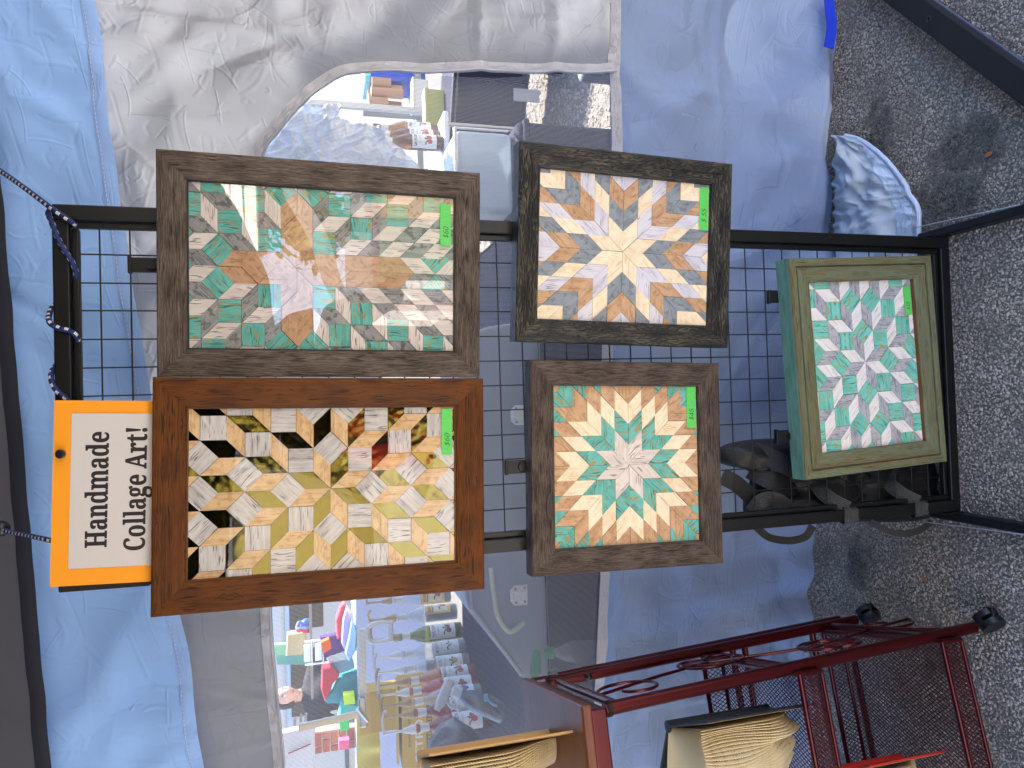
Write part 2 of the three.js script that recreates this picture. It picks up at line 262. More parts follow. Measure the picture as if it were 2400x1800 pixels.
{ // dark cloth added at the canopy front, its edge shaped to bound the glass reflection
  const t = thing('front_valance', 'dark cloth valance added at the open front of the canopy to bound the glass reflection', 'valance'), z0 = 1.53;
  const edge = new THREE.CatmullRomCurve3([[-2.2, 1.72], [-0.5, 1.64], [0.1, 1.59], [0.20, 1.60], [0.28, 1.605], [0.40, 1.65], [0.50, 1.69], [0.66, 1.78], [1.1, 2.0], [2.2, 2.25]].map(([x, y]) => V3(x, y, 0)), false, 'centripetal');
  mesh('cloth', grid(90, 16, (u, v) => { const e = edge.getPoint(u); return V3(e.x, mix(e.y, 2.38, v), z0 + 0.02 * Math.sin(e.x * 26)); }), std(S(46, 46, 54), 0.95, 0, { side: THREE.DoubleSide }), t);
  mesh('hem', tube([...Array(30)].map((_, i) => { const e = edge.getPoint(i / 29); return V3(e.x, e.y, z0 + 0.02 * Math.sin(e.x * 26)); }), 0.008, 80, 8), std(S(30, 30, 36), 0.9), t);
}
{ // rounded tail of the wall cloth that lies on the asphalt under the rack
  const out = [[1980, 318], [2012, 327], [2045, 348], [2078, 378], [2105, 412], [2122, 436], [2128, 455], [2140, 470], [2150, 490], [2152, 520], [2150, 560], [2142, 600], [2120, 660]].map((p) => onY(...p, 0.03));
  const back = [[1955, 318], [1950, 340], [1945, 370], [1945, 400], [1945, 430], [1945, 450], [1945, 475], [1945, 500], [1945, 530], [1945, 560], [1945, 590], [1945, 620], [1945, 660]].map((p) => onY(...p, 0.03));
  const o = new THREE.CatmullRomCurve3(out), b = new THREE.CatmullRomCurve3(back);
  const at = (u, v) => { const p = b.getPoint(u).lerp(o.getPoint(u), v); p.y = 0.012 + 0.03 * Math.sin(Math.PI * v) * (0.7 + 0.5 * n2(u * 5, v * 2)) + 0.014 * ridge(n2(u * 7 + v, v * 3), 2) * (1 - v * 0.5) + 0.012 * v; return p; };
  const f = thing('cloth_tail', 'rounded silvery tail of tent cloth lying on the asphalt behind the rack foot', 'tent cloth');
  mesh('cloth', grid(70, 30, at, [0.6, 0.3]), fabric(0.55, 0.60, 0.64, 0.06, { roughness: 0.55, specularIntensity: 0.6 }), f);
  mesh('bound_edge', tube(out.map((p) => V3(p.x, 0.028, p.z)), 0.006, 90, 8), fabric(0.66, 0.76, 0.93, 0.05), f);
  mesh('stitched_band', grid(70, 3, (u, v) => at(u, 0.80 + 0.15 * v).add(V3(0, 0.003 + 0.001 * Math.sin(u * 300), 0))), fabric(0.62, 0.72, 0.84, 0.05), f);
}
{ // blue webbing strap at the right end of the hem
  const p = [[1931, -40], [1937, 20], [1941, 60], [1938, 90], [1934, 112]].map((q) => onZ(q[0] + 8, q[1], -0.26));
  tag(mesh('strap', ribbon(p, () => V3(0, 0.1, 1), 0.028, 30, 0.003), std(S(26, 62, 205), 0.45), null), 'bright blue webbing strap hanging beside the tent wall hem', 'strap');
}

// ---------------------------------------------------------------- the display rack: a framed wire grid on two feet
const blackSteel = std(S(17, 17, 18), 0.42, 0.15), wireBlack = std(S(16, 16, 18), 0.5, 0.1), steel = std(0xb8b8b8, 0.28, 1);
const CW = 0.0465, CH = 0.0465 * 0.9625, gx = (i) => (5 - i) * CW, gy = (n) => (38 - n) * CH + 0.05;
{
  const rack = thing('display_rack', 'black wire grid display rack in a square tube frame, standing on the asphalt', 'display rack');
  const W = 0.310, top = 1.816, bot = 0.02, t = 0.025;
  for (const s of [-1, 1]) {
    mesh('post', rbox(t, top - bot, t, 0.003, s * (W - t / 2), (top + bot) / 2, 0), blackSteel, rack);
    mesh('inner_rail', rbox(0.010, top - bot - 2 * t, 0.012, 0.002, s * (W - t - 0.0062), (top + bot) / 2, -0.002), blackSteel, rack);
  }
  mesh('top_rail', rbox(2 * (W - t) - 0.001, t, t, 0.003, 0, top - t / 2, 0), blackSteel, rack);
  mesh('inner_rail', rbox(2 * (W - t) - 0.025, 0.010, 0.012, 0.002, 0, top - t - 0.0062, -0.002), blackSteel, rack);
  mesh('bottom_rail', rbox(2 * (W - t) - 0.001, t, t, 0.003, 0, bot + t / 2, 0), blackSteel, rack);
  mesh('inner_rail', rbox(2 * (W - t) - 0.025, 0.010, 0.012, 0.002, 0, bot + t + 0.0062, -0.002), blackSteel, rack);
  for (let i = 0; i < 11; i++) { const x = gx(i); mesh('wire', rod([x + rr(-0.0006, 0.0006), bot + t, -0.004], [x + rr(-0.0006, 0.0006), top - t, -0.004], 0.0013, 6), wireBlack, rack); }
  for (let n = 0; n < 38; n++) mesh('wire', rod([-W + t, gy(n), -0.0014], [W - t, gy(n) + rr(-0.0008, 0.0008), -0.0014], 0.0013, 6), wireBlack, rack);
  for (const s of [-1, 1]) {
    const x = s * (W + 0.010);
    const foot = mesh('foot', rbox(0.020, 0.034, 0.50, 0.004, x + s * 0.004, 0.019, 0.19), blackSteel, rack);
    mesh('cap', rbox(0.021, 0.036, 0.02, 0.004, x + s * 0.004, 0.0195, 0.45), std(S(14, 14, 14), 0.8), foot);
    mesh('brace_rod', rod([x + s * 0.006, 0.125, 0.016], [x + s * 0.012, 0.041, 0.20], 0.0012, 8), steel, rack);
    mesh('hinge_plate', rbox(0.004, 0.06, 0.03, 0.0015, s * (W + 0.0025), 0.045, 0.002), blackSteel, rack);
  }
}
// black plastic hooks that carry the pictures
function hook(ix, iy, h, label) {
  const c = onZ(ix, iy, 0.012), g = thing('picture_hook', label, 'hook', [c.x, c.y, 0.0065], 0, 'black hooks on the wire grid');
  mesh('plate', rbox(0.025, h, 0.006, 0.002, 0, 0, 0.004), blackSteel, g);
  mesh('lip', rbox(0.029, 0.006, 0.012, 0.002, 0, h / 2 - 0.003, 0.003), blackSteel, g);
  mesh('button', new THREE.CylinderGeometry(0.008, 0.0085, 0.006, 20).rotateX(Math.PI / 2).translate(0, -h * 0.2, 0.009), blackSteel, g);
}
hook(340, 621, 0.052, 'black hook on the grid above the teal picture with the glass reflection');
hook(1212, 1094, 0.048, 'black hook on the grid above the square tan picture');
hook(1823, 696, 0.046, 'black hook at the right of the green frame, over the grid');
hook(1842, 1022, 0.048, 'black hook at the left of the green frame, in front of the black bag');

// ---------------------------------------------------------------- wood looks: planks, scratches, flaking paint
function woodTex(o) { // grain runs along x; one texture covers 0.16 m
  const W = o.w ?? 512, H = o.h ?? 512, s0 = rr(0, 100);
  return tex(W, H, (x, y) => {
    const warp = 0.012 * n2(x * 2 + s0, y * 5), yy = y + warp;
    let c = lerp3(o.base, o.alt, clamp(0.5 + 0.9 * fbm(x * 1.5 + s0, yy * 14, 3)));
    c = lerp3(c, o.base2 ?? o.base, clamp(0.5 + 1.6 * n2(x * 2.2 + s0 + 30, yy * 3.1)) * (o.patch ?? 0.4));
    const fine = n2(x * 5 + s0, yy * 62) * 0.7 + n2(x * 16, yy * 150 + s0) * 0.5;
    for (let k = 0; k < 3; k++) c[k] += fine * (o.fine ?? 10);
    if (o.streak) { const st = sstep(0.30, 0.70, n2(x * 4 + s0, yy * 46)) * sstep(-0.2, 0.4, n2(x * 2.6, yy * 9 + s0)); c = lerp3(c, o.dark, st * o.streak); }
    if (o.stain) { const st = sstep(0.15, 0.75, fbm(x * 7 + s0, yy * 9, 4) * 1.7); c = lerp3(c, o.dark, st * o.stain); }
    if (o.fleck) { const st = sstep(0.30, 0.62, fbm(x * 5 + s0 + 50, yy * 16, 4) * 1.5); c = lerp3(c, o.fleckColor, st * o.fleck); }
    if (o.speck) { const st = sstep(0.72, 0.86, n2(x * 46 + s0, yy * 70)); c = lerp3(c, o.dark, st * o.speck); }
    if (o.worm) { const ln = Math.abs(yy * 4 + 0.5 * n2(x * 2.2 + s0, 3) - Math.round(yy * 4 + 0.5 * n2(x * 2.2 + s0, 3))) / 4, on = sstep(0.42, 0.55, n2(x * 3.1 + s0 + 8, Math.round(yy * 4 + 0.5 * n2(x * 2.2 + s0, 3)) * 3.7)); c = lerp3(c, o.dark, 0.75 * on * (1 - sstep(0.002, 0.007, ln + 0.003 * n2(x * 40, y * 40)))); }
    if (o.plank) { const q = yy * o.plank + 0.3, e = Math.abs(q - Math.round(q)) / o.plank; c = lerp3(c, o.dark, (o.seam ?? 0.5) * (1 - sstep(0.001, 0.005, e))); const row = Math.floor(q); const tv = 9 * Math.sin(row * 12.9 + s0); for (let k = 0; k < 3; k++) c[k] += tv; }
    return c;
  });
}
const pieceMat = (o, rough = 0.75) => std(0xffffff, rough, 0, { map: woodTex(o) });
const WOODS = {
  white: pieceMat({ base: [214, 202, 194], alt: [196, 184, 178], base2: [222, 214, 208], dark: [96, 84, 84], streak: 0.75, fine: 7, plank: 3, seam: 0.3 }),
  greywhite: pieceMat({ base: [206, 200, 196], alt: [178, 172, 170], base2: [214, 210, 208], dark: [92, 86, 90], streak: 0.8, fine: 10, plank: 4, seam: 0.3 }),
  lavender: pieceMat({ base: [208, 204, 212], alt: [190, 186, 198], base2: [216, 212, 216], dark: [104, 96, 108], streak: 0.55, fine: 6, plank: 3, seam: 0.2 }),
  litwhite: pieceMat({ base: [240, 236, 232], alt: [228, 222, 218], base2: [245, 240, 236], dark: [130, 120, 118], streak: 0.5, fine: 5, plank: 3, seam: 0.25 }),  // white with extra brightness in the colour, for the dim lowest picture
  gray: pieceMat({ base: [152, 150, 149], alt: [126, 126, 126], base2: [160, 158, 156], dark: [66, 64, 64], streak: 0.5, stain: 0.55, speck: 0.6, fine: 7, plank: 2.4, seam: 0.5 }),
  bluegray: pieceMat({ base: [150, 157, 164], alt: [132, 140, 149], base2: [162, 168, 172], dark: [84, 88, 94], streak: 0.3, stain: 0.35, speck: 0.6, fine: 6, plank: 3, seam: 0.3 }),
  brown: pieceMat({ base: [196, 158, 122], alt: [180, 138, 102], base2: [208, 172, 136], dark: [118, 84, 60], streak: 0.3, stain: 0.3, speck: 0.5, fine: 7, plank: 2.2, seam: 0.4 }),
  cream: pieceMat({ base: [240, 222, 194], alt: [230, 207, 174], base2: [243, 228, 204], dark: [192, 148, 104], streak: 0.4, stain: 0.15, speck: 0.4, fine: 4, plank: 3, seam: 0.35 }),
  tan: pieceMat({ base: [218, 184, 138], alt: [200, 162, 116], base2: [226, 198, 156], dark: [150, 106, 66], streak: 0.45, stain: 0.25, speck: 0.5, fine: 5, plank: 3, seam: 0.3 }),
  teal: pieceMat({ base: [100, 176, 166], alt: [82, 156, 148], base2: [116, 190, 180], dark: [40, 78, 70], streak: 0.7, fleck: 0.85, fleckColor: [172, 132, 66], speck: 0.35, fine: 8, plank: 4, seam: 0.45 }),
  litteal: pieceMat({ base: [124, 206, 190], alt: [104, 186, 170], base2: [140, 216, 202], dark: [52, 96, 88], streak: 0.7, fleck: 0.8, fleckColor: [190, 156, 86], speck: 0.35, fine: 8, plank: 4, seam: 0.45 }),  // teal and gray below likewise lightened to offset weak light near the ground
  lightgray: pieceMat({ base: [182, 182, 186], alt: [160, 160, 166], base2: [196, 196, 200], dark: [92, 92, 98], streak: 0.65, stain: 0.3, speck: 0.4, fine: 8, plank: 3, seam: 0.4 }),
  gold: phys({ color: S(98, 91, 42), metalness: 1, roughness: 0.1, bumpMap: tex(256, 256, (x, y) => Array(3).fill(128 + 90 * n2(x * 2.4, y * 2.4) + 26 * n2(x * 7, y * 9)), false), bumpScale: 0.0008 }),
};
// real stretched grain maps for the mouldings
const grainBump = tex(512, 512, (x, y) => Array(3).fill(128 + 70 * n2(x * 3 + 0.4 * n2(x * 2, y * 8), y * 34) + 50 * n2(x * 7, y * 90)), false);
const deepGrain = tex(512, 512, (x, y) => { const w = y + 0.02 * n2(x * 3, y * 4); return Array(3).fill(255 * Math.pow(0.5 + 0.5 * Math.sin(w * 150 + 5 * n2(x * 2.2, y * 6) + 3 * n2(x * 8, y * 30)), 0.8)); }, false);
const frameMat = (o, bump, bs, rough, more = {}) => phys({ color: 0xffffff, roughness: rough, specularIntensity: 0.45, map: woodTex(o), bumpMap: bump, bumpScale: bs, ...more });
const FRAME = {
  grey: frameMat({ base: [92, 80, 71], alt: [72, 62, 55], base2: [106, 94, 84], dark: [38, 31, 27], streak: 0.9, fine: 26, patch: 0.5 }, grainBump, 0.0022, 0.62),
  umber: frameMat({ base: [84, 72, 64], alt: [66, 56, 50], base2: [96, 84, 76], dark: [34, 27, 24], streak: 0.8, fine: 26, patch: 0.5 }, grainBump, 0.0020, 0.6),
  brown: frameMat({ base: [96, 50, 4], alt: [70, 34, 2], base2: [112, 62, 6], dark: [22, 10, 1], streak: 0.7, worm: 1, fine: 8 }, grainBump, 0.0009, 0.5),
  black: std(0xffffff, 0.5, 0, { map: tex(512, 512, (x, y) => { const w = y + 0.02 * n2(x * 3, y * 4), g = Math.pow(0.5 + 0.5 * Math.sin(w * 150 + 5 * n2(x * 2.2, y * 6) + 3 * n2(x * 8, y * 30)), 0.8); return lerp3([22, 21, 20], [88, 81, 62], g * clamp(0.55 + 0.6 * n2(x * 2, y * 5))); }), bumpMap: deepGrain, bumpScale: 0.0016 }),
  green: frameMat({ base: [106, 110, 84], alt: [98, 92, 66], base2: [106, 118, 96], dark: [70, 56, 34], streak: 0.6, fleck: 0.55, fleckColor: [128, 94, 50], fine: 10, patch: 0.6 }, grainBump, 0.0010, 0.66),
  rust: frameMat({ base: [126, 88, 50], alt: [104, 76, 44], base2: [112, 112, 76], dark: [58, 38, 22], streak: 0.5, fine: 9, patch: 0.6 }, grainBump, 0.0010, 0.66),
  mint: frameMat({ base: [104, 148, 128], alt: [92, 130, 110], base2: [114, 156, 138], dark: [70, 80, 56], streak: 0.5, fine: 8 }, grainBump, 0.0006, 0.66),
};
// one mitred rail of a moulding: profile points are [distance in from the outer edge, height]; outer size w x h; side 0 top, 1 right, 2 bottom, 3 left
function railGeo(profile, w, h, side) {
  const L = side % 2 ? h : w, D = side % 2 ? w : h, pos = [], uv = [], off = rr(0, 0.5), vo = rr(0, 0.4);
  let run = 0;
  const a = [0, -Math.PI / 2, Math.PI, Math.PI / 2][side], ca = Math.cos(a), sa = Math.sin(a), n = 6;
  const pt = (s, d, z) => { const x = s * (L / 2 - d), y = D / 2 - d; return [x * ca - y * sa, x * sa + y * ca, z, x]; };
  for (let k = 0; k < profile.length - 1; k++) {
    const [d0, z0] = profile[k], [d1, z1] = profile[k + 1], l = Math.hypot(d1 - d0, z1 - z0);
    for (let i = 0; i < n; i++) {
      const s0 = -1 + 2 * i / n, s1 = -1 + 2 * (i + 1) / n, q = [[s0, d0, z0, run], [s1, d0, z0, run], [s1, d1, z1, run + l], [s0, d1, z1, run + l]];
      for (const j of [0, 2, 1, 0, 3, 2]) { const p = pt(q[j][0], q[j][1], q[j][2]); pos.push(p[0], p[1], p[2]); uv.push(off + p[3] / 0.22, vo + q[j][3] / 0.16); }
    }
    run += l;
  }
  const g = new THREE.BufferGeometry();
  g.setAttribute('position', new THREE.Float32BufferAttribute(pos, 3)); g.setAttribute('uv', new THREE.Float32BufferAttribute(uv, 2)); g.computeVertexNormals();
  return g;
}
function clipRect(poly, x0, x1, y0, y1) {
  for (const [ax, s, lim] of [[0, 1, x1], [0, -1, -x0], [1, 1, y1], [1, -1, -y0]]) {
    const out = [];
    for (let i = 0; i < poly.length; i++) {
      const a = poly[i], b = poly[(i + 1) % poly.length], da = lim - s * a[ax], db = lim - s * b[ax];
      if (da >= 0) out.push(a);
      if ((da > 0 && db < 0) || (da < 0 && db > 0)) { const t = da / (da - db); out.push([mix(a[0], b[0], t), mix(a[1], b[1], t)]); }
    }
    poly = out; if (poly.length < 3) return [];
  }
  return poly;
}
function pieceGeo(poly, z, t, dir, tilt = 0) { // a thin cut piece: its top face and sides; uv in 0.16 m, grain along dir, taken from a random place
  const pos = [], uv = [], n = poly.length, ox = rnd(), oy = rnd(), c = Math.cos(dir), s = Math.sin(dir), put = (p, zz) => { pos.push(p[0], p[1], zz); uv.push(ox + (p[0] * c + p[1] * s) / 0.16, oy + (-p[0] * s + p[1] * c) / 0.16); };
  for (let i = 1; i < n - 1; i++) { put(poly[0], z + t); put(poly[i], z + t); put(poly[i + 1], z + t); }
  for (let i = 0; i < n; i++) { const a = poly[i], b = poly[(i + 1) % n]; put(a, z); put(b, z); put(b, z + t); put(a, z); put(b, z + t); put(a, z + t); }
  const g = new THREE.BufferGeometry();
  g.setAttribute('position', new THREE.Float32BufferAttribute(pos, 3)); g.setAttribute('uv', new THREE.Float32BufferAttribute(uv, 2)); g.computeVertexNormals();
  if (tilt) { const nn = g.attributes.normal, a = rr(-tilt, tilt), b = rr(-tilt, tilt); for (let i = 0; i < (n - 2) * 3; i++) nn.setXYZ(i, a, b, 1); }   // foil never lies quite flat
  return g;
}
// patterns are lists of { poly, kind } in units of the piece's side, x to the photograph's right and y to its top, round the centre of the star
const E8 = [...Array(8)].map((_, k) => [Math.cos(k * Math.PI / 4), Math.sin(k * Math.PI / 4)]), e8 = (k) => E8[((k % 8) + 8) % 8];
const add = (...v) => v.reduce((a, b) => [a[0] + b[0], a[1] + b[1]]), mul = (v, s) => [v[0] * s, v[1] * s];
const para = (P, a, b) => [P, add(P, a), add(P, a, b), add(P, b)];
function blocksPattern(R, kinds, skip = () => null) { // star of tumbling blocks: squares and 45 degree diamonds
  const out = [], dd = (k) => add(e8(k), e8(k + 1));
  for (let k = 0; k < 8; k++) for (let a = 0; a < R; a++) for (let b = 0; b < R; b++) {
    const P = add(mul(dd(k - 1), a), mul(dd(k), b));                                    // wedge round e_k
    const put = (poly, kind, what) => { const s = skip(k, a, b, what); if (s !== false) out.push({ poly, kind: s || kind }); };
    put(para(add(P, e8(k)), e8(k - 1), e8(k + 1)), kinds.square, 'square');
    put(para(P, e8(k), e8(k + 1)), k % 2 ? kinds.odd : kinds.even, 'along');               // along d_k
    if (b > 0) put(para(P, e8(k - 1), e8(k)), (k + 7) % 2 ? kinds.odd : kinds.even, 'cross');   // along d_(k-1), not on the wedge's own border
  }
  return out;
}
function starPattern(R, color) { // lone star: each 45 degree sector filled with diamonds; i counts along e_k, j along e_(k+1)
  const out = [];
  for (let k = 0; k < 8; k++) for (let i = 0; i < R; i++) for (let j = 0; j < R - 0; j++) {
    const kind = color(k % 2 ? j : i, k % 2 ? i : j, i + j);
    out.push({ poly: para(add(mul(e8(k), i), mul(e8(k + 1), j)), e8(k), e8(k + 1)), kind });
  }
  return out;
}
const tapeTex = (text) => canvasTex(512, 128, (g, w, h) => {
  g.fillStyle = '#5ac85a'; g.fillRect(0, 0, w, h);
  for (let i = 0; i < 500; i++) { g.fillStyle = `rgba(${rnd() < 0.5 ? '30,120,30' : '160,240,150'},0.10)`; g.fillRect(rnd() * w, rnd() * h, rr(1, 3), rr(10, 60)); }
  g.fillStyle = '#1c3a22'; g.font = 'italic 88px sans-serif'; g.textBaseline = 'middle'; g.fillText(text, 90, h / 2 + 4);
});
function picture(o) {
  const t = thing('framed_picture', o.label, 'framed picture', [o.x, o.y, o.z], 0, 'framed collage pictures on the grid');
  t.rotation.set(o.rx, o.ry, o.rz, 'YXZ');
  for (let s = 0; s < 4; s++) {
    const m = mesh('frame_rail', railGeo(o.profile, o.w, o.h, s), o.mat, t);
    if (o.outerProfile) { mesh('outer_moulding', railGeo(o.outerProfile, o.w, o.h, s), o.outerMat, m); mesh('frame_side', railGeo(o.sideProfile, o.w, o.h, s), o.sideMat, m); }
    if (o.lip) mesh('inner_lip', railGeo(o.lip, o.w, o.h, s), o.lipMat, m);
  }
  const bw = o.iw + 0.012, bh = o.ih + 0.012, zb = o.bed;
  mesh('backing_board', box(bw, bh, 0.003, 0, 0, zb - 0.0016), std(S(62, 52, 46), 0.9), t);
  for (const { poly, kind } of o.pieces) {
    let q = poly.map(([x, y]) => [y * o.s[1] + o.c[0], -x * o.s[0] + o.c[1]]);            // the photograph's right is down on the picture
    const j = [rr(-1, 1) * 0.0005, rr(-1, 1) * 0.0005];
    q = q.map((p) => [p[0] + j[0], p[1] + j[1]]);
    const cx = q.reduce((a, p) => a + p[0], 0) / 4, cy = q.reduce((a, p) => a + p[1], 0) / 4;
    q = q.map((p) => [cx + (p[0] - cx) * 0.985, cy + (p[1] - cy) * 0.985]);
    if ((q[1][0] - q[0][0]) * (q[2][1] - q[0][1]) - (q[1][1] - q[0][1]) * (q[2][0] - q[0][0]) < 0) q.reverse();
    const dir = Math.atan2(q[1][1] - q[0][1], q[1][0] - q[0][0]) + (kind === 'teal' || kind === 'litteal' || kind === 'greywhite' ? (rnd() < 0.5 ? 0 : Math.PI / 2) : 0);
    q = clipRect(q, -o.iw / 2 - 0.001, o.iw / 2 + 0.001, -o.ih / 2 - 0.001, o.ih / 2 + 0.001);
    if (q.length < 3) continue;
    let A = 0; for (let i = 0; i < q.length; i++) { const a = q[i], b = q[(i + 1) % q.length]; A += a[0] * b[1] - b[0] * a[1]; }
    if (Math.abs(A) < 2e-6) continue;
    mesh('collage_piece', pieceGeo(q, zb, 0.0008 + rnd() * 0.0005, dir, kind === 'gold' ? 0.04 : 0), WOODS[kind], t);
  }
  let zt = zb + 0.002;
  if (o.glass) { mesh('glass', new THREE.PlaneGeometry(o.iw + 0.008, o.ih + 0.008).translate(0, 0, zb + 0.0035), phys({ color: 0xffffff, roughness: 0, transmission: 1, thickness: 0, ior: o.glass }), t); zt = zb + 0.0042; }
  const [tx, ty, tw, th] = o.tagAt;   // from the right edge, from the bottom edge, width, height
  const tape = grid(12, 3, (u, v) => V3(o.iw / 2 - tx - tw * (1 - u) + (u === 0 || u === 1 ? 0.0012 * Math.sin(v * 9) : 0), -o.ih / 2 + ty + th * v, zt + 0.0006 + 0.0012 * Math.pow(Math.abs(u - 0.5) * 2, 4)));
  mesh('price_tag', tape, std(0xffffff, 0.6, 0, { map: tapeTex(o.price), side: THREE.DoubleSide }), t);
  return t;
}
const flatProfile = (T, w, bev = 0.002) => [[0, 0], [0, T - bev], [bev * 0.6, T - bev * 0.3], [bev, T], [w - bev * 1.5, T - 0.002], [w - bev * 0.5, T - 0.0035], [w, T - 0.005], [w, 0.002]];
// 1 teal and brown picture behind glass
{
  const brownArm = (k, a, b, what) => { // the brown cross: centre star, squares on the axes, and the arrowheads beyond them
    if (a === 0 && b === 0 && (what === 'along' || (what === 'square' && k % 2 === 0))) return 'brown';
    if (k % 2 === 0 && k > 0 && ((a === 1 && b === 0 && what === 'along') || (a === 0 && b === 1 && what === 'cross'))) return 'brown';
    if (k === 0 && (a > 0 || b > 0 || what === 'square')) return a === 0 && b === 0 ? 'brown' : false;
    return null;
  };
  // each wedge's 'along' diamonds at b = 0 belong to d_k seen from the border d_(k-1): a > 0
  let p = blocksPattern(5, { square: 'teal', odd: 'gray', even: 'white' }, brownArm);
  const d0 = add(e8(0), e8(1)), d7 = add(e8(7), e8(8));
  for (let r = 0; r < 5; r++) for (let m = 0; m < 7; m++) { // checkered rows on both sides of the long arm
    p.push({ poly: para(add(mul(d0, r + 1), mul(e8(0), m)), e8(0), e8(1)), kind: m % 2 ? 'gray' : 'white' });
    if (m) p.push({ poly: para(add(mul(d7, r + 1), mul(e8(0), m)), e8(0), e8(7)), kind: m % 2 ? 'white' : 'gray' });
  }
  const tip = [2.414, 0];
  for (let m = 0; m < 4; m++) {
    p.push({ poly: para(add(tip, mul(e8(0), m)), e8(0), e8(3)), kind: m < 3 ? 'brown' : 'white' });
    p.push({ poly: para(add(tip, mul(e8(0), m)), e8(0), e8(5)), kind: m < 3 ? 'brown' : 'gray' });
  }
  const R = [6.414, 0];
  p.push({ poly: para(R, e8(1), e8(0)), kind: 'white' }, { poly: para(R, e8(7), e8(0)), kind: 'gray' });
  p.push({ poly: para(R, e8(1), e8(3)), kind: 'teal' }, { poly: para(R, e8(7), e8(5)), kind: 'teal' });
  picture({ label: 'large grey wood frame with teal, white and brown block collage behind reflecting glass', x: 0.2062, y: 1.391, z: 0.016, rx: -0.012, ry: -0.05, rz: -0.0232, w: 0.3663, h: 0.5326, iw: 0.2764, ih: 0.4404, profile: flatProfile(0.034, 0.045), lip: [[0.045, 0.0285], [0.047, 0.0285], [0.047, 0.020]], lipMat: std(S(20, 18, 18), 0.6), mat: FRAME.grey, bed: 0.0225, pieces: p, s: [0.0368, 0.0385], c: [0, 0.0495], glass: 2.0, price: '$60', tagAt: [0.014, 0.006, 0.073, 0.019] });
}
// 2 gold picture in the brown frame
picture({ label: 'shiny brown wood frame with gold, white and cream block collage', x: -0.1693, y: 1.3994, z: 0.012, rx: 0.03, ry: 0.004, rz: -0.026, w: 0.3786, h: 0.543, iw: 0.2796, ih: 0.4434, profile: [[0, 0], [0, 0.036], [0.001, 0.0385], [0.003, 0.039], [0.012, 0.0385], [0.03, 0.036], [0.044, 0.0325], [0.0485, 0.031], [0.0496, 0.028], [0.0496, 0.002]], lip: [[0.0496, 0.027], [0.0515, 0.0268], [0.0515, 0.019]], lipMat: std(S(96, 58, 22), 0.7), mat: FRAME.brown, bed: 0.0205, pieces: blocksPattern(5, { square: 'greywhite', odd: 'gold', even: 'tan' }), s: [0.0405, 0.0405], c: [0, -0.004], glass: 1.42, price: '$60', tagAt: [0.005, 0.006, 0.082, 0.019] });
// 4 black frame
picture({ label: 'black ridged wood frame with grey, brown and cream star collage', x: 0.2575, y: 0.8292, z: 0.006, rx: 0, ry: -0.052, rz: -0.0398, w: 0.3683, h: 0.4441, iw: 0.2785, ih: 0.3613, profile: [[0, 0], [0, 0.038], [0.0012, 0.0405], [0.004, 0.0415], [0.014, 0.0405], [0.0215, 0.039], [0.0225, 0.0375], [0.036, 0.036], [0.0425, 0.035], [0.0435, 0.033], [0.0435, 0.002]], mat: FRAME.black, bed: 0.026, s: [0.0426, 0.0388], c: [-0.004, 0.006], price: '$ 55', tagAt: [0.005, 0.004, 0.085, 0.020],
  pieces: starPattern(6, (c, d) => { const key = c + ',' + d; return ({ '0,0': 'cream', '1,0': 'bluegray', '2,0': 'brown', '3,0': 'lavender', '4,0': 'cream', '0,1': 'lavender', '0,2': 'brown', '0,3': 'bluegray', '0,4': 'cream', '1,1': 'cream', '2,1': 'bluegray', '1,2': 'lavender', '3,1': 'brown', '2,2': 'cream', '1,3': 'brown', '2,3': 'lavender', '1,4': 'bluegray', '3,2': 'lavender', '4,1': 'bluegray' })[key] ?? ['cream', 'brown', 'bluegray'][(c + d) % 3]; }) });
// 5 square picture
picture({ label: 'square grey-brown frame with teal, cream and tan star collage', x: -0.1595, y: 0.8422, z: 0.010, rx: 0.02, ry: 0.024, rz: -0.031, w: 0.3951, h: 0.396, iw: 0.3036, ih: 0.3016, profile: flatProfile(0.036, 0.0465), mat: FRAME.umber, bed: 0.024, s: [0.0403, 0.0392], c: [0.0, -0.003], price: '$45', tagAt: [0.001, 0.002, 0.082, 0.020],
  pieces: starPattern(7, (c, d, n) => ['white', 'teal', 'cream', 'brown', 'teal', 'brown', 'cream'][n] ?? 'teal') });
// 6 small picture in the green frame, its woods lightened against the dim light
picture({ label: 'weathered green stepped frame with teal and white block collage, hung lowest', x: 0.025, y: 0.2824, z: 0.008, rx: 0.036, ry: 0, rz: 0.0457, w: 0.4543, h: 0.3766, iw: 0.3593, ih: 0.2714, outerProfile: [[0.0005, 0.038], [0.002, 0.0405], [0.012, 0.0405], [0.0165, 0.040]], outerMat: FRAME.green, sideProfile: [[0, 0], [0, 0.036], [0.0005, 0.038]], sideMat: FRAME.mint, profile: [[0.0165, 0.040], [0.017, 0.0355], [0.0195, 0.0355], [0.020, 0.0395], [0.022, 0.0402], [0.044, 0.0385], [0.047, 0.037], [0.0495, 0.036], [0.0495, 0.002]], mat: FRAME.green, lip: [[0.0496, 0.034], [0.0498, 0.034], [0.0498, 0.018]], lipMat: std(S(122, 76, 40), 0.7), bed: 0.0265, s: [0.0375, 0.0385], c: [0.0045, 0.002], price: '$55', tagAt: [0.018, 0.002, 0.062, 0.019],
  pieces: blocksPattern(6, { square: 'litteal', odd: 'litwhite', even: 'lightgray' }) });

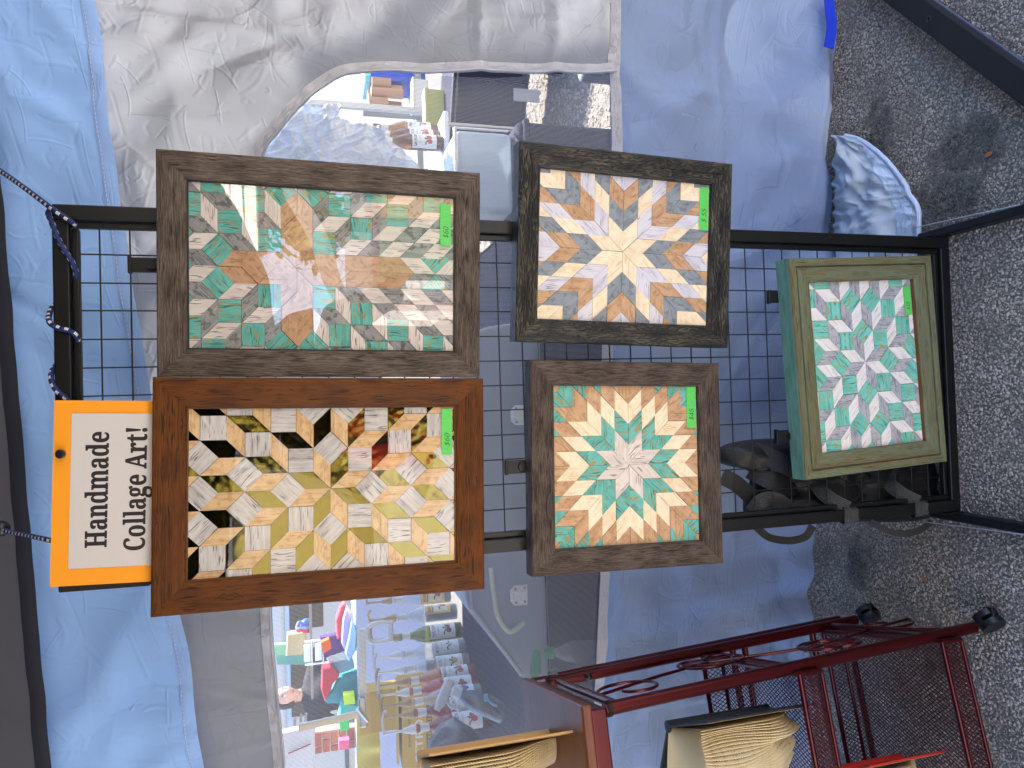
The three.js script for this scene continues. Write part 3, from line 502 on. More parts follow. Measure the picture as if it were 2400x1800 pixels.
// ---------------------------------------------------------------- orange sign with its magnet
{
  const z = 0.028, tr = onZ(127.5, 938, z), tl = onZ(116.6, 1376, z), w = tr.distanceTo(tl), h = w * 8.5 / 11;
  const c = tr.clone().add(tl).multiplyScalar(0.5), turn = Math.atan2(tr.y - tl.y, tr.x - tl.x);
  const sign = thing('sign_card', 'orange card with a white panel reading Handmade Collage Art at the rack top', 'sign', [c.x, c.y, z]);
  sign.rotation.z = turn;
  const bow = (x, y) => 0.0004 * Math.cos(x / w * Math.PI);
  mesh('card', grid(24, 18, (u, v) => V3((u - 0.5) * w, -h * (1 - v), bow((u - 0.5) * w, v))), std(S(255, 162, 30), 0.5, 0, { side: THREE.DoubleSide }), sign);
  const print = canvasTex(1536, 1126, (g, W, H) => {
    g.fillStyle = '#d3ccc8'; g.fillRect(0, 0, W, H); g.fillStyle = '#1e1a1c'; g.textAlign = 'center';
    const line = (s, y, size, width) => { g.font = `bold ${size}px serif`; const k = width / g.measureText(s).width; g.save(); g.translate(W / 2 + 10, y); g.scale(k, 1.0); g.fillText(s, 0, 0); g.lineWidth = 7; g.strokeStyle = '#1e1a1c'; g.strokeText(s, 0, 0); g.restore(); };
    line('Handmade', 330, 262, 1160); line('Collage Art!', 672, 262, 1260);
  });
  const iw = w * 0.832, ih = h * 0.80, sh = new THREE.Shape(), pts = [], step = 0.0042; // white panel with a scalloped edge
  const wave = (k) => 0.0009 * Math.abs(Math.sin(k * Math.PI * 0.5)) * 1.6;
  let k = 0;
  for (let x = -iw / 2; x < iw / 2; x += step / 2) pts.push([x, ih / 2 + wave(k++)]);
  for (let y = ih / 2; y > -ih / 2; y -= step / 2) pts.push([iw / 2 + wave(k++), y]);
  for (let x = iw / 2; x > -iw / 2; x -= step / 2) pts.push([x, -ih / 2 - wave(k++)]);
  for (let y = -ih / 2; y < ih / 2; y += step / 2) pts.push([-iw / 2 - wave(k++), y]);
  pts.forEach(([x, y], i) => i ? sh.lineTo(x, y) : sh.moveTo(x, y));
  const g = new THREE.ShapeGeometry(sh), p = g.attributes.position, uv = g.attributes.uv;
  for (let i = 0; i < p.count; i++) { const x = p.getX(i), y = p.getY(i); uv.setXY(i, 0.5 + x / (iw + 0.002), 0.5 + y / (ih + 0.002)); p.setZ(i, 0.0014); p.setX(i, x + 0.003); p.setY(i, y - h * 0.515); }
  mesh('panel', g, std(0xffffff, 0.6, 0, { map: print }), sign);
  const mp = onZ(141.5, 1064, z + 0.008), mag = thing('round_magnet', 'small round black magnet holding the orange sign', 'magnet', mp);
  mesh('cap', lathe([[0, 0.0045], [0.0055, 0.0045], [0.0066, 0.0035], [0.0066, 0]], 24).rotateX(Math.PI / 2), std(S(22, 24, 30), 0.35), mag);
  mesh('rim', lathe([[0.0066, 0], [0.0074, 0.0005], [0.0074, -0.0035], [0, -0.0035]], 24).rotateX(Math.PI / 2), std(0x9a8f80, 0.3, 1), mag);
  // dark board that shows below the sign's edge
  const b0 = onZ(140, 1384, 0.016), b1 = onZ(352, 1368, 0.016);
  tag(mesh('backing_board', bar(b0.clone().add(V3(0.02, 0, 0)), b1.clone().add(V3(0.02, 0, 0)), 0.046, 0.005, V3(0, 0, 1), 0.001), std(S(34, 24, 22), 0.7), null), 'dark board strip behind the left edge of the orange sign', 'board');
}
// ---------------------------------------------------------------- bungee cords
const bungeeTex = canvasTex(256, 64, (g, w, h) => {
  g.fillStyle = '#17255e'; g.fillRect(0, 0, w, h);
  for (let i = 0; i < 16; i++) for (let j = 0; j < 8; j++) { g.fillStyle = (i + j) % 2 ? '#1d2f78' : '#101a44'; g.fillRect(i * 16, j * 8, 16, 8); }
  g.fillStyle = '#e9e9ee'; for (let i = 0; i < 4; i++) for (let k = 0; k < 3; k++) { g.fillRect(i * 64 + k * 9, 8, 7, 13); g.fillRect(i * 64 + 32 + k * 9, 40, 7, 13); }
  g.fillStyle = '#05070f'; for (let i = 0; i < 4; i++) { g.fillRect(i * 64 + 30, 10, 14, 10); g.fillRect(i * 64 + 62, 42, 14, 10); }
});
bungeeTex.wrapS = bungeeTex.wrapT = THREE.RepeatWrapping;
function cord(pts, r, L) { const g = tube(pts, r, 260, 10), uv = g.attributes.uv; for (let i = 0; i < uv.count; i++) uv.setX(i, uv.getX(i) * L / 0.055); return g; }
const cordMat = std(0xffffff, 0.7, 0, { map: bungeeTex, bumpMap: bungeeTex, bumpScale: 0.0004 });
{
  const zf = 0.018, q = (ix, iy, z) => onZ(ix, iy, z);
  const pts = [q(-60, 362, -0.16), q(0, 400, -0.10), q(60, 442, -0.03), q(118, 486, 0.020), q(150, 508, 0.024), q(170, 522, 0.020), q(176, 527, 0.004), q(168, 522, -0.02), q(140, 488, -0.02), q(124, 486, -0.012), q(113, 500, 0.006), q(120, 518, zf), q(134, 554, zf + 0.002), q(150, 585, zf + 0.002), q(168, 612, 0.018), q(178, 640, 0.006), q(176, 668, -0.008), q(166, 690, -0.022), q(128, 715, -0.022), q(115, 738, -0.004), q(118, 758, zf), q(140, 770, zf), q(162, 775, zf), q(177, 785, 0.014), q(182, 800, 0), q(174, 820, -0.02), q(140, 848, -0.024), q(124, 866, -0.004), q(120, 888, zf - 0.004), q(130, 912, zf), q(150, 930, zf), q(172, 952, 0.012)];
  tag(mesh('bungee_cord', cord(pts, 0.0043, 0.95), cordMat), 'blue bungee cord with white flecks wound round the rack top, running up past its corner', 'bungee cord');
  const b = [q(2, 1238, -0.12), q(20, 1246, -0.10), q(60, 1254, -0.05), q(112, 1265, 0.01), q(150, 1275, 0.014)], e = thing('bungee_cord', 'blue bungee cord with a black ball end rising behind the orange sign', 'bungee cord');
  mesh('cord', cord(b, 0.0040, 0.22), cordMat, e);
  const ball = q(4, 1239, -0.12);
  mesh('ball', new THREE.SphereGeometry(0.0135, 20, 14).translate(ball.x, ball.y, ball.z), std(S(16, 16, 18), 0.35), e);
}
// ---------------------------------------------------------------- black bag behind the rack, strapped to its left post
{
  const bag = thing('black_bag', 'slack black nylon bag with webbing straps leaning behind the left post of the rack', 'bag');
  const nylon = std(S(22, 22, 23), 0.55, 0, { bumpMap: fineWeave, bumpScale: 0.0012, side: THREE.DoubleSide }), web = std(S(52, 52, 50), 0.75, 0, { bumpMap: canvasTex(64, 64, (g) => { for (let i = 0; i < 16; i++) { g.fillStyle = i % 2 ? '#fff' : '#333'; g.fillRect(0, i * 4, 64, 4); } }), bumpScale: 0.0006 });
  const outline = [[1690, 1048], [1740, 1033], [1800, 1028], [1880, 1030], [1960, 1036], [2060, 1046], [2150, 1060], [2205, 1085], [2210, 1150], [2190, 1205], [2120, 1222], [2000, 1222], [1880, 1218], [1800, 1222], [1752, 1218], [1746, 1178], [1760, 1140], [1764, 1110], [1740, 1098], [1692, 1085]].map((p) => onZ(...p, -0.11));
  const c = onZ(1960, 1140, -0.11), loop = new THREE.CatmullRomCurve3(outline, true, 'catmullrom', 0.4);
  const shell = (side) => grid(140, 24, (u, v) => { const p = loop.getPoint(u % 1), r = Math.sin(v * Math.PI / 2), q = c.clone().lerp(p, r), k = Math.sqrt(Math.max(0, 1 - r * r)); q.z += side * (0.07 * k + 0.012 * k * ridge(n2(q.x * 9, q.y * 9), 2) + 0.010 * k * n2(q.x * 18 + q.y * 9, q.y * 14)); return q; }, [2, 1]);
  mesh('body', [shell(1), shell(-1)], nylon, bag);
  // loose folds of cloth lying on the body
  for (const [a, b, d, dz] of [[[1766, 1058], [1850, 1092], [1930, 1100], 0.055], [[1760, 1100], [1812, 1128], [1900, 1148], 0.05], [[1860, 1170], [1960, 1150], [2060, 1135], 0.06], [[1990, 1070], [2080, 1110], [2150, 1150], 0.055]]) mesh('fold', ribbon([onZ(...a, -0.11 + dz * 0.5), onZ(...b, -0.11 + dz + 0.015), onZ(...d, -0.11 + dz * 0.6)], (t) => V3(0.3, 0.5 - t, 1), 0.045, 24, 0.004), nylon, bag);
  const strapZ = (p, z) => onZ(p[0], p[1], z);
  // wide webbing loops
  mesh('strap', ribbon([[1692, 1116, -0.06], [1720, 1130, -0.05], [1745, 1150, -0.05], [1768, 1172, -0.055], [1790, 1190, -0.06]].map((p) => onZ(...p)), () => V3(0.2, 0.3, 1), 0.036, 30, 0.002), nylon, bag);
  mesh('strap', ribbon([[1762, 1200, -0.035], [1782, 1176, -0.028], [1806, 1168, -0.028], [1832, 1176, -0.028], [1850, 1196, -0.03], [1850, 1214, -0.04]].map((p) => onZ(...p)), (t) => V3(0.3 * (0.5 - t), 0.9, 0.7), 0.030, 40, 0.002), web, bag);
  for (const [ix, w] of [[2000, 0.034], [2165, 0.034]]) { // bands round the post
    const y = onZ(ix, 1225, 0.014).y, x = -0.2975, r = 0.020, ring = [...Array(25)].map((_, i) => { const a = i / 24 * 2 * Math.PI; const k = 1 / Math.pow(Math.abs(Math.cos(a)) ** 6 + Math.abs(Math.sin(a)) ** 6, 1 / 6); return V3(x + Math.cos(a) * 0.0155 * k, y + 0.006 * Math.sin(a * 1), Math.sin(a) * 0.0155 * k); });
    mesh('strap', ribbon(ring, (t) => V3(Math.cos(t * 2 * Math.PI), 0, Math.sin(t * 2 * Math.PI)), w, 60, 0.002), web, bag);
    mesh('strap', ribbon([V3(x + 0.015, y + 0.01, 0.012), V3(x + 0.035, y + 0.04, -0.005), V3(x + 0.06, y + 0.05, -0.03), V3(x + 0.09, y + 0.02, -0.05)], () => V3(0.2, 0.6, 0.7), w * 0.9, 30, 0.002), web, bag);
  }
  // a loop and a tail that hang out on the left of the post
  mesh('strap', ribbon([[1772, 1235, -0.02], [1800, 1258, -0.022], [1832, 1266, -0.024], [1862, 1266, -0.024], [1890, 1256, -0.022], [1905, 1232, -0.02]].map((p) => onZ(...p)), () => V3(0, 0.4, 1), 0.016, 40, 0.002), nylon, bag);
  mesh('strap', ribbon([[2040, 1222, -0.02], [2066, 1238, -0.022], [2100, 1250, -0.026], [2130, 1250, -0.03], [2160, 1240, -0.035], [2185, 1222, -0.04]].map((p) => onZ(...p)), (t) => V3(0, 0.5 + 0.5 * t, 1), 0.014, 40, 0.002), web, bag);
}
// ---------------------------------------------------------------- flat black foot of a neighbouring rack, upper right of the picture
{
  const a = onY(1990, -62, 0.045), b = onY(2440, 238 + 26, 0.045), g = thing('rack_foot', 'black flat steel foot of a neighbouring rack lying across the asphalt', 'steel foot');
  const A = V3(a.x - 0.0, 0.03, a.z + 0.03), B = V3(b.x, 0.03, b.z + 0.02);
  mesh('bar', bar(A, B, 0.052, 0.030, V3(0, 1, 0), 0.004), std(S(13, 13, 14), 0.85), g);
  const d = B.clone().sub(A).normalize(), at = A.clone().lerp(B, 0.44);
  mesh('screw_hole', new THREE.TorusGeometry(0.0052, 0.0016, 8, 20).rotateX(Math.PI / 2).translate(at.x, 0.0455, at.z), std(S(60, 56, 50), 0.4, 0.6), g);
  const side = V3(-d.z, 0, d.x).multiplyScalar(0.0268);
  mesh('edge_strip', bar(A.clone().sub(side).setY(0.017), B.clone().sub(side).setY(0.017), 0.004, 0.008, V3(0, 1, 0), 0.001), std(S(96, 100, 122), 0.5, 0.4), g);
}
// ---------------------------------------------------------------- two dry leaves on the asphalt
for (const [ix, iy, turn, label] of [[2165, 1357, 0.6, 'small brown dry leaf on the asphalt left of the rack'], [2318, 361, 2.1, 'tiny rust coloured leaf scrap on the asphalt right of the rack']]) {
  const p = onY(ix, iy, 0.005), s = new THREE.Shape(); s.moveTo(-0.011, 0); s.quadraticCurveTo(-0.004, 0.008, 0.004, 0.005); s.quadraticCurveTo(0.010, 0.003, 0.012, 0); s.quadraticCurveTo(0.006, -0.006, 0, -0.006); s.quadraticCurveTo(-0.008, -0.005, -0.011, 0);
  const g = new THREE.ShapeGeometry(s, 10), q = g.attributes.position; for (let i = 0; i < q.count; i++) q.setZ(i, 0.003 * Math.sin(q.getX(i) * 160) + 0.12 * Math.abs(q.getY(i))); g.rotateX(-Math.PI / 2).scale(0.8, 1, 0.8); g.computeVertexNormals();
  const l = mesh('dry_leaf', g, std(ix > 2200 ? S(150, 84, 40) : S(168, 96, 66), 0.8, 0, { side: THREE.DoubleSide })); l.position.copy(p); l.rotation.y = turn;
  tag(l, label, 'leaf');
}

// ---------------------------------------------------------------- red metal cart with a wooden top, mesh baskets and scrolled side
const redMetal = phys({ color: S(84, 6, 8), roughness: 0.34, metalness: 0.75, clearcoat: 0.5, clearcoatRoughness: 0.2 });
const blackPlastic = std(S(20, 21, 22), 0.45);
const CART = { x: -0.680, z: -0.275, turn: 0.237 };
const cartPt = (x, y, z) => { const c = Math.cos(CART.turn), s = Math.sin(CART.turn); return V3(CART.x + x * c + z * s, y, CART.z - x * s + z * c); };
{
  const cart = thing('kitchen_cart', 'dark red metal serving cart with wooden top, wire mesh baskets and scrolled side', 'cart', [CART.x, 0, CART.z], CART.turn);
  const D = 0.365, Wd = 0.56, H = 0.925, lean = 0.050;   // local: z forward along the right side, x to the left is negative
  const topW = woodTex({ base: [112, 58, 30], alt: [92, 45, 22], base2: [122, 66, 36], dark: [56, 26, 14], streak: 0.25, fine: 5, patch: 0.6 });
  mesh('top_board', rbox(Wd + 0.02, 0.020, D + 0.045, 0.005, -Wd / 2 + 0.006, H + 0.040, D / 2 - 0.002, 3), phys({ map: topW, roughness: 0.42, clearcoat: 0.12, clearcoatRoughness: 0.25 }), cart);
  mesh('apron', rbox(Wd, 0.030, D + 0.022, 0.003, -Wd / 2 + 0.004, H + 0.014, D / 2 - 0.002), redMetal, cart);
  const legAt = (sx, sz, y) => { const k = 1 - y / H; return V3(sx < 0 ? -Wd : 0 + lean * k * (sx > 0 ? 1 : 0), y, (sz > 0 ? D : 0) + (sz > 0 ? 1 : -1) * 0.0 * k); };
  for (const sx of [1, -1]) for (const sz of [0, 1]) {
    const leg = mesh('leg', rod(legAt(sx, sz, 0.062), legAt(sx, sz, H), 0.0125, 16), redMetal, cart), b = legAt(sx, sz, 0);
    mesh('collar', rod(legAt(sx, sz, H - 0.012), legAt(sx, sz, H - 0.004), 0.0145, 16), std(S(30, 22, 20), 0.4, 0.6), leg);
    const caster = mesh('caster', [rod([b.x, 0.035, b.z], [b.x, 0.07, b.z], 0.006, 10), ...[-1, 1].map((k) => new THREE.CylinderGeometry(0.0255, 0.0255, 0.013, 28).rotateZ(Math.PI / 2).translate(k * 0.0105, 0, 0).rotateY(0.6).translate(b.x + 0.008, 0.0256, b.z + 0.008)), new THREE.CylinderGeometry(0.0275, 0.0275, 0.009, 24, 1, false, 0, Math.PI).rotateZ(Math.PI / 2).rotateX(-1.2).rotateY(0.6).translate(b.x + 0.008, 0.0262, b.z + 0.008)], blackPlastic, cart);
    mesh('brake', rbox(0.02, 0.008, 0.024, 0.002, b.x + 0.026, 0.03, b.z + 0.018), blackPlastic, caster);
  }
  // the second, doubled rear upright of the side frame and its latch
  mesh('upright', rod(legAt(1, 0, 0.09).add(V3(0.004, 0, -0.028)), legAt(1, 0, H - 0.04).add(V3(0.004, 0, -0.028)), 0.011, 14), redMetal, cart);
  mesh('latch', [rod([0.008, H + 0.02, -0.036], [0.008, H - 0.10, -0.036], 0.004, 8), rod([0.008, H + 0.02, -0.036], [0.004, H + 0.024, 0.05], 0.0035, 8), rbox(0.016, 0.06, 0.02, 0.004, 0.006, H - 0.13, -0.034)], redMetal, cart);
  mesh('side_rail', rod(legAt(1, 0, H - 0.03), legAt(1, 1, H - 0.03), 0.009, 12), redMetal, cart);
  mesh('knob', new THREE.SphereGeometry(0.008, 12, 8).translate(0.006, H - 0.10, 0.02), blackPlastic, cart);
  // scrollwork between the side legs: C and S curls of thick wire, in the plane of the side
  const sideP = (y, z) => { const k = 1 - y / H; return V3(lean * k, y, z); };
  const curl = (cy, cz, r, a0, turns, dir) => [...Array(26)].map((_, i) => { const t = i / 25, a = a0 + dir * turns * 2 * Math.PI * t, q = r * (1 - 0.62 * t); return sideP(cy + q * Math.sin(a), cz + q * Math.cos(a) * 1.1); });
  const scroll = (y0, flip) => { // an S: two opposite curls joined by a long sweep
    const m = D / 2, a = curl(y0 - 0.05, m + flip * 0.055, 0.075, Math.PI * 0.5, 0.95, flip), b = curl(y0 - 0.26, m - flip * 0.05, 0.075, -Math.PI * 0.5, 0.95, flip);
    return tube([...a.reverse(), sideP(y0 - 0.155, m - flip * 0.01), ...b], 0.0034, 160, 8);
  };
  for (const [y, f] of [[0.86, 1], [0.60, -1], [0.36, 1]]) mesh('scroll', scroll(y, f), redMetal, cart);
  // two wire mesh baskets with rod rims
  const basket = (y, h, name) => {
    const k = 1 - y / H, x1 = lean * k - 0.012, x0 = -Wd + 0.01, z0 = 0.012, z1 = D + 0.022, tray = mesh(name, [
      ...[y, y + h].flatMap((yy, n) => { const r = n ? 0.0055 : 0.0045; return [rod([x0, yy, z0], [x1, yy, z0], r), rod([x0, yy, z1], [x1, yy, z1], r), rod([x1, yy, z0], [x1, yy, z1], r), rod([x0, yy, z0], [x0, yy, z1], r)]; }),
      rod([x1, y, z0], [x1, y + h, z0], 0.005), rod([x1, y, z1], [x1, y + h, z1], 0.005), rod([x0, y, z1], [x0, y + h, z1], 0.005)], redMetal, cart);
    const wires = [], wire = (a, b) => wires.push(bar(a, b, 0.0011, 0.0011, V3(0.31, 0.9, 0.33), 0.0002));
    const thinBar = (a, b) => { const g = new THREE.CylinderGeometry(0.00105, 0.00105, a.distanceTo(b), 4, 1, true), d = b.clone().sub(a).normalize(); g.applyQuaternion(new THREE.Quaternion().setFromUnitVectors(V3(0, 1, 0), d)); const m = a.clone().add(b).multiplyScalar(0.5); wires.push(g.translate(m.x, m.y, m.z)); };
    const panel = (O, U, Vv, pitch) => { // expanded diamonds over a rectangle O, O+U, O+V
      const lu = U.length(), lv = Vv.length(), u = U.clone().divideScalar(lu), v = Vv.clone().divideScalar(lv), sl = 0.62;
      for (const s of [1, -1]) for (let c = -lv * sl - lu; c < lu + lv * sl + lu; c += pitch) { // u = c + s * sl * w
        let t0 = 0, t1 = lv; const at = (t) => c + s * sl * t;
        const lo = s > 0 ? (0 - c) / sl : (c - lu) / sl, hi = s > 0 ? (lu - c) / sl : c / sl;
        t0 = Math.max(t0, lo); t1 = Math.min(t1, hi); if (t1 - t0 < 0.002) continue;
        thinBar(O.clone().addScaledVector(u, at(t0)).addScaledVector(v, t0), O.clone().addScaledVector(u, at(t1)).addScaledVector(v, t1));
      }
    };
    panel(V3(x0, y, z0), V3(x1 - x0, 0, 0), V3(0, 0, z1 - z0), 0.0092);
    panel(V3(x0, y, z1), V3(x1 - x0, 0, 0), V3(0, h, 0), 0.0092);
    panel(V3(x0, y, z0), V3(x1 - x0, 0, 0), V3(0, h, 0), 0.0092);
    panel(V3(x1, y, z0), V3(0, 0, z1 - z0), V3(0, h, 0), 0.0092);
    tag(mesh('wire_mesh', wires, redMetal, tray), null, null, null, 'stuff');
  };
  basket(0.475, 0.05, 'basket'); basket(0.125, 0.05, 'basket');
  for (const y of [0.40, 0.435]) mesh('cross_bar', rod([-Wd, y, 0.0], [lean * (1 - y / H), y, 0.0], 0.008, 12), redMetal, cart);
  for (const y of [0.09, 0.2]) mesh('cross_bar', rod([-Wd, y, 0.0], [lean * (1 - y / H), y, 0.0], 0.008, 12), redMetal, cart);
  mesh('lower_rail', tube([legAt(1, 0, 0.14), V3(lean * 0.87 + 0.004, 0.165, 0.1), V3(lean * 0.87, 0.135, 0.25), legAt(1, 1, 0.10)], 0.0055, 30, 8), redMetal, cart);
}
// ---------------------------------------------------------------- three books with folded pages, standing open on the cart
const pageTex = canvasTex(256, 512, (g, w, h) => {
  g.fillStyle = '#fbeac2'; g.fillRect(0, 0, w, h);
  for (let i = 0; i < 900; i++) { g.fillStyle = `rgba(${rnd() < 0.5 ? '190,150,80' : '255,240,200'},0.10)`; g.fillRect(rnd() * w, rnd() * h, rr(2, 14), rr(2, 26)); }
  g.fillStyle = 'rgba(60,48,36,0.5)';
  for (let y = 40; y < h - 40; y += 11) { let x = 60; while (x < w - 22) { const l = rr(5, 16); g.fillRect(x, y, l, 3); x += l + 4; } }
});
function foldedBook(label, coverColor, spot, H, R, a0, a1, coverA, coverB, n, shape, turnTop = 0) {
  // spine on the vertical line at spot; pages fan from angle a0 to a1 (radians, 0 = to the right, pi/2 = to the viewer)
  const b = thing('folded_book', label, 'book', spot), pm = std(0xffffff, 0.85, 0, { map: pageTex, side: THREE.DoubleSide }), leaves = [];
  for (let i = 0; i < n; i++) {
    const t = (i + 0.5) / n, a = mix(a0, a1, t) + rr(-0.006, 0.006), ca = Math.cos(a), sa = Math.sin(a), prof = shape(t);
    const M = 16, P = (v, r, o) => V3(ca * r - sa * o, v * H, sa * r + ca * o);
    // each leaf is folded on itself, so it has a little thickness at its outer edge
    for (const s of [-1, 1]) leaves.push(grid(4, M, (u, v) => { const r = mix(0.006, prof(v) * R, u); return P(v, r, s * (0.0003 + 0.0011 * (1 - u) * u * 4 * 0.6)); }));
    leaves.push(grid(1, M, (u, v) => P(v, prof(v) * R, (u - 0.5) * 0.0008)));
  }
  tag(mesh('pages', leaves, pm, b), null, null, null, 'stuff');
  const cm = std(coverColor, 0.55), board = (a, len) => { const g = rbox(len, H * 1.03, 0.0042, 0.0015, len / 2, H / 2, 0); g.rotateY(-a); return g; };
  mesh('cover', board(coverA, R * 1.06), cm, b); mesh('cover', board(coverB, R * 1.06), cm, b);
  mesh('spine', new THREE.CylinderGeometry(0.012, 0.012, H * 1.03, 16, 1, false).translate(0, H / 2, 0), cm, b);
  mesh('end_paper', (() => { const g = box(R * 0.98, H * 0.98, 0.001, R * 0.5, H / 2, 0.003); g.rotateY(-coverA); return g; })(), std(S(176, 150, 110), 0.8), b);
  return b;
}
{
  const rounded = (lo, hi) => (t) => (v) => { const c = (v - 0.5) * 2; return Math.max(0.2, Math.pow(Math.max(0, 1 - Math.pow(Math.abs(c) * mix(0.86, 0.98, t), 3.2)), 0.5) * mix(lo, hi, Math.abs(Math.sin(t * Math.PI * 3)))); };
  const wavy = (t) => (v) => { const w = 0.82 + 0.13 * Math.sin(t * 22) * Math.sin(v * 5 + 1) - 0.55 * Math.pow(Math.max(0, 0.42 - v) / 0.42, 2) * (0.7 + 0.3 * Math.sin(t * 40)); return Math.max(0.25, w); };
  const heart = (t) => (v) => { const s = Math.abs(t - 0.5) * 2, top = 0.95, dip = sstep(0.0, 0.5, v) * (1 - 0.35 * sstep(0.55, 1, v) * (1 - s)); return Math.max(0.28, top * (0.35 + 0.65 * dip)); };
  const p1 = V3(-0.712, 0.976, -0.10), p2 = V3(-0.722, 0.4835, -0.075), p3 = V3(-0.885, 0.135, -0.075);
  foldedBook('open book with a tan cover and fan folded pages standing on the wooden cart top', S(196, 152, 92), p1, 0.262, 0.155, 1.22, 3.4, 1.115, 3.6, 50, heart);
  foldedBook('open book with a black cover and curled folded pages on the middle cart basket', S(26, 27, 30), p2, 0.236, 0.175, 1.22, 3.3, 1.125, 3.5, 60, wavy);
  foldedBook('open book with a red cover and folded pages on the lowest cart basket', S(196, 40, 26), p3, 0.19, 0.14, 1.13, 3.4, 1.03, 3.6, 50, heart);
}

// ---------------------------------------------------------------- people: one continuous body meshed from tapered limbs
function bodyGeo(bones, k = 0.035, cell = 0.014) { // bones: [A, B, radius at A, radius at B]
  const lo = V3(9, 9, 9), hi = V3(-9, -9, -9);
  for (const [a, b, ra, rb] of bones) for (const [p, r] of [[a, ra], [b, rb]]) { lo.min(V3(...p).addScalar(-r - 0.05)); hi.max(V3(...p).addScalar(r + 0.05)); }
  const size = Math.max(hi.x - lo.x, hi.y - lo.y, hi.z - lo.z), res = Math.min(110, Math.ceil(size / cell)), c = lo.clone().add(hi).multiplyScalar(0.5), half = size / 2;
  const mc = new MarchingCubes(res, std(0xffffff), false, false, 120000); mc.isolation = 0;
  const P = V3(), A = bones.map((b) => [V3(...b[0]), V3(...b[1]).sub(V3(...b[0])), b[2], b[3]]);
  for (let z = 0, o = 0; z < res; z++) for (let y = 0; y < res; y++) for (let x = 0; x < res; x++, o++) {
    P.set((x - res / 2) / (res / 2) * half + c.x, (y - res / 2) / (res / 2) * half + c.y, (z - res / 2) / (res / 2) * half + c.z);
    let s = 0;
    for (const [a, d, ra, rb] of A) { const q = P.clone().sub(a), t = clamp(q.dot(d) / d.lengthSq()), dist = q.addScaledVector(d, -t).length() - mix(ra, rb, t); s += Math.exp(-Math.min(dist, 1) / k * 2.2); }
    mc.field[o] = s > 1e-30 ? k / 2.2 * Math.log(s) : -1;
  }
  mc.update();
  const g = new THREE.BufferGeometry();
  g.setAttribute('position', new THREE.BufferAttribute(mc.positionArray.slice(0, mc.count * 3), 3)); g.setAttribute('normal', new THREE.BufferAttribute(mc.normalArray.slice(0, mc.count * 3), 3));
  return g.scale(half, half, half).translate(c.x, c.y, c.z);
}
function headGeo() { // a head of life size round its own centre, face towards +z
  const g = new THREE.SphereGeometry(1, 40, 32), p = g.attributes.position;
  for (let i = 0; i < p.count; i++) {
    let x = p.getX(i), y = p.getY(i), z = p.getZ(i);
    const jaw = sstep(0.1, -0.9, y); x *= 0.074 * (1 - 0.28 * jaw); z *= 0.095 * (1 - 0.10 * jaw); y *= 0.118;
    if (z > 0.02) {
      z += 0.020 * Math.exp(-((x / 0.010) ** 2) - (((y + 0.018) / 0.020) ** 2));                 // nose
      z -= 0.009 * (Math.exp(-(((x - 0.031) / 0.015) ** 2) - (((y - 0.010) / 0.010) ** 2)) + Math.exp(-(((x + 0.031) / 0.015) ** 2) - (((y - 0.010) / 0.010) ** 2)));   // eye sockets
      z += 0.004 * Math.exp(-((x / 0.022) ** 2) - (((y + 0.055) / 0.008) ** 2)) + 0.006 * Math.exp(-((x / 0.02) ** 2) - (((y + 0.098) / 0.014) ** 2));   // lips, chin
    }
    p.setXYZ(i, x, y, z);
  }
  g.computeVertexNormals(); return g;
}
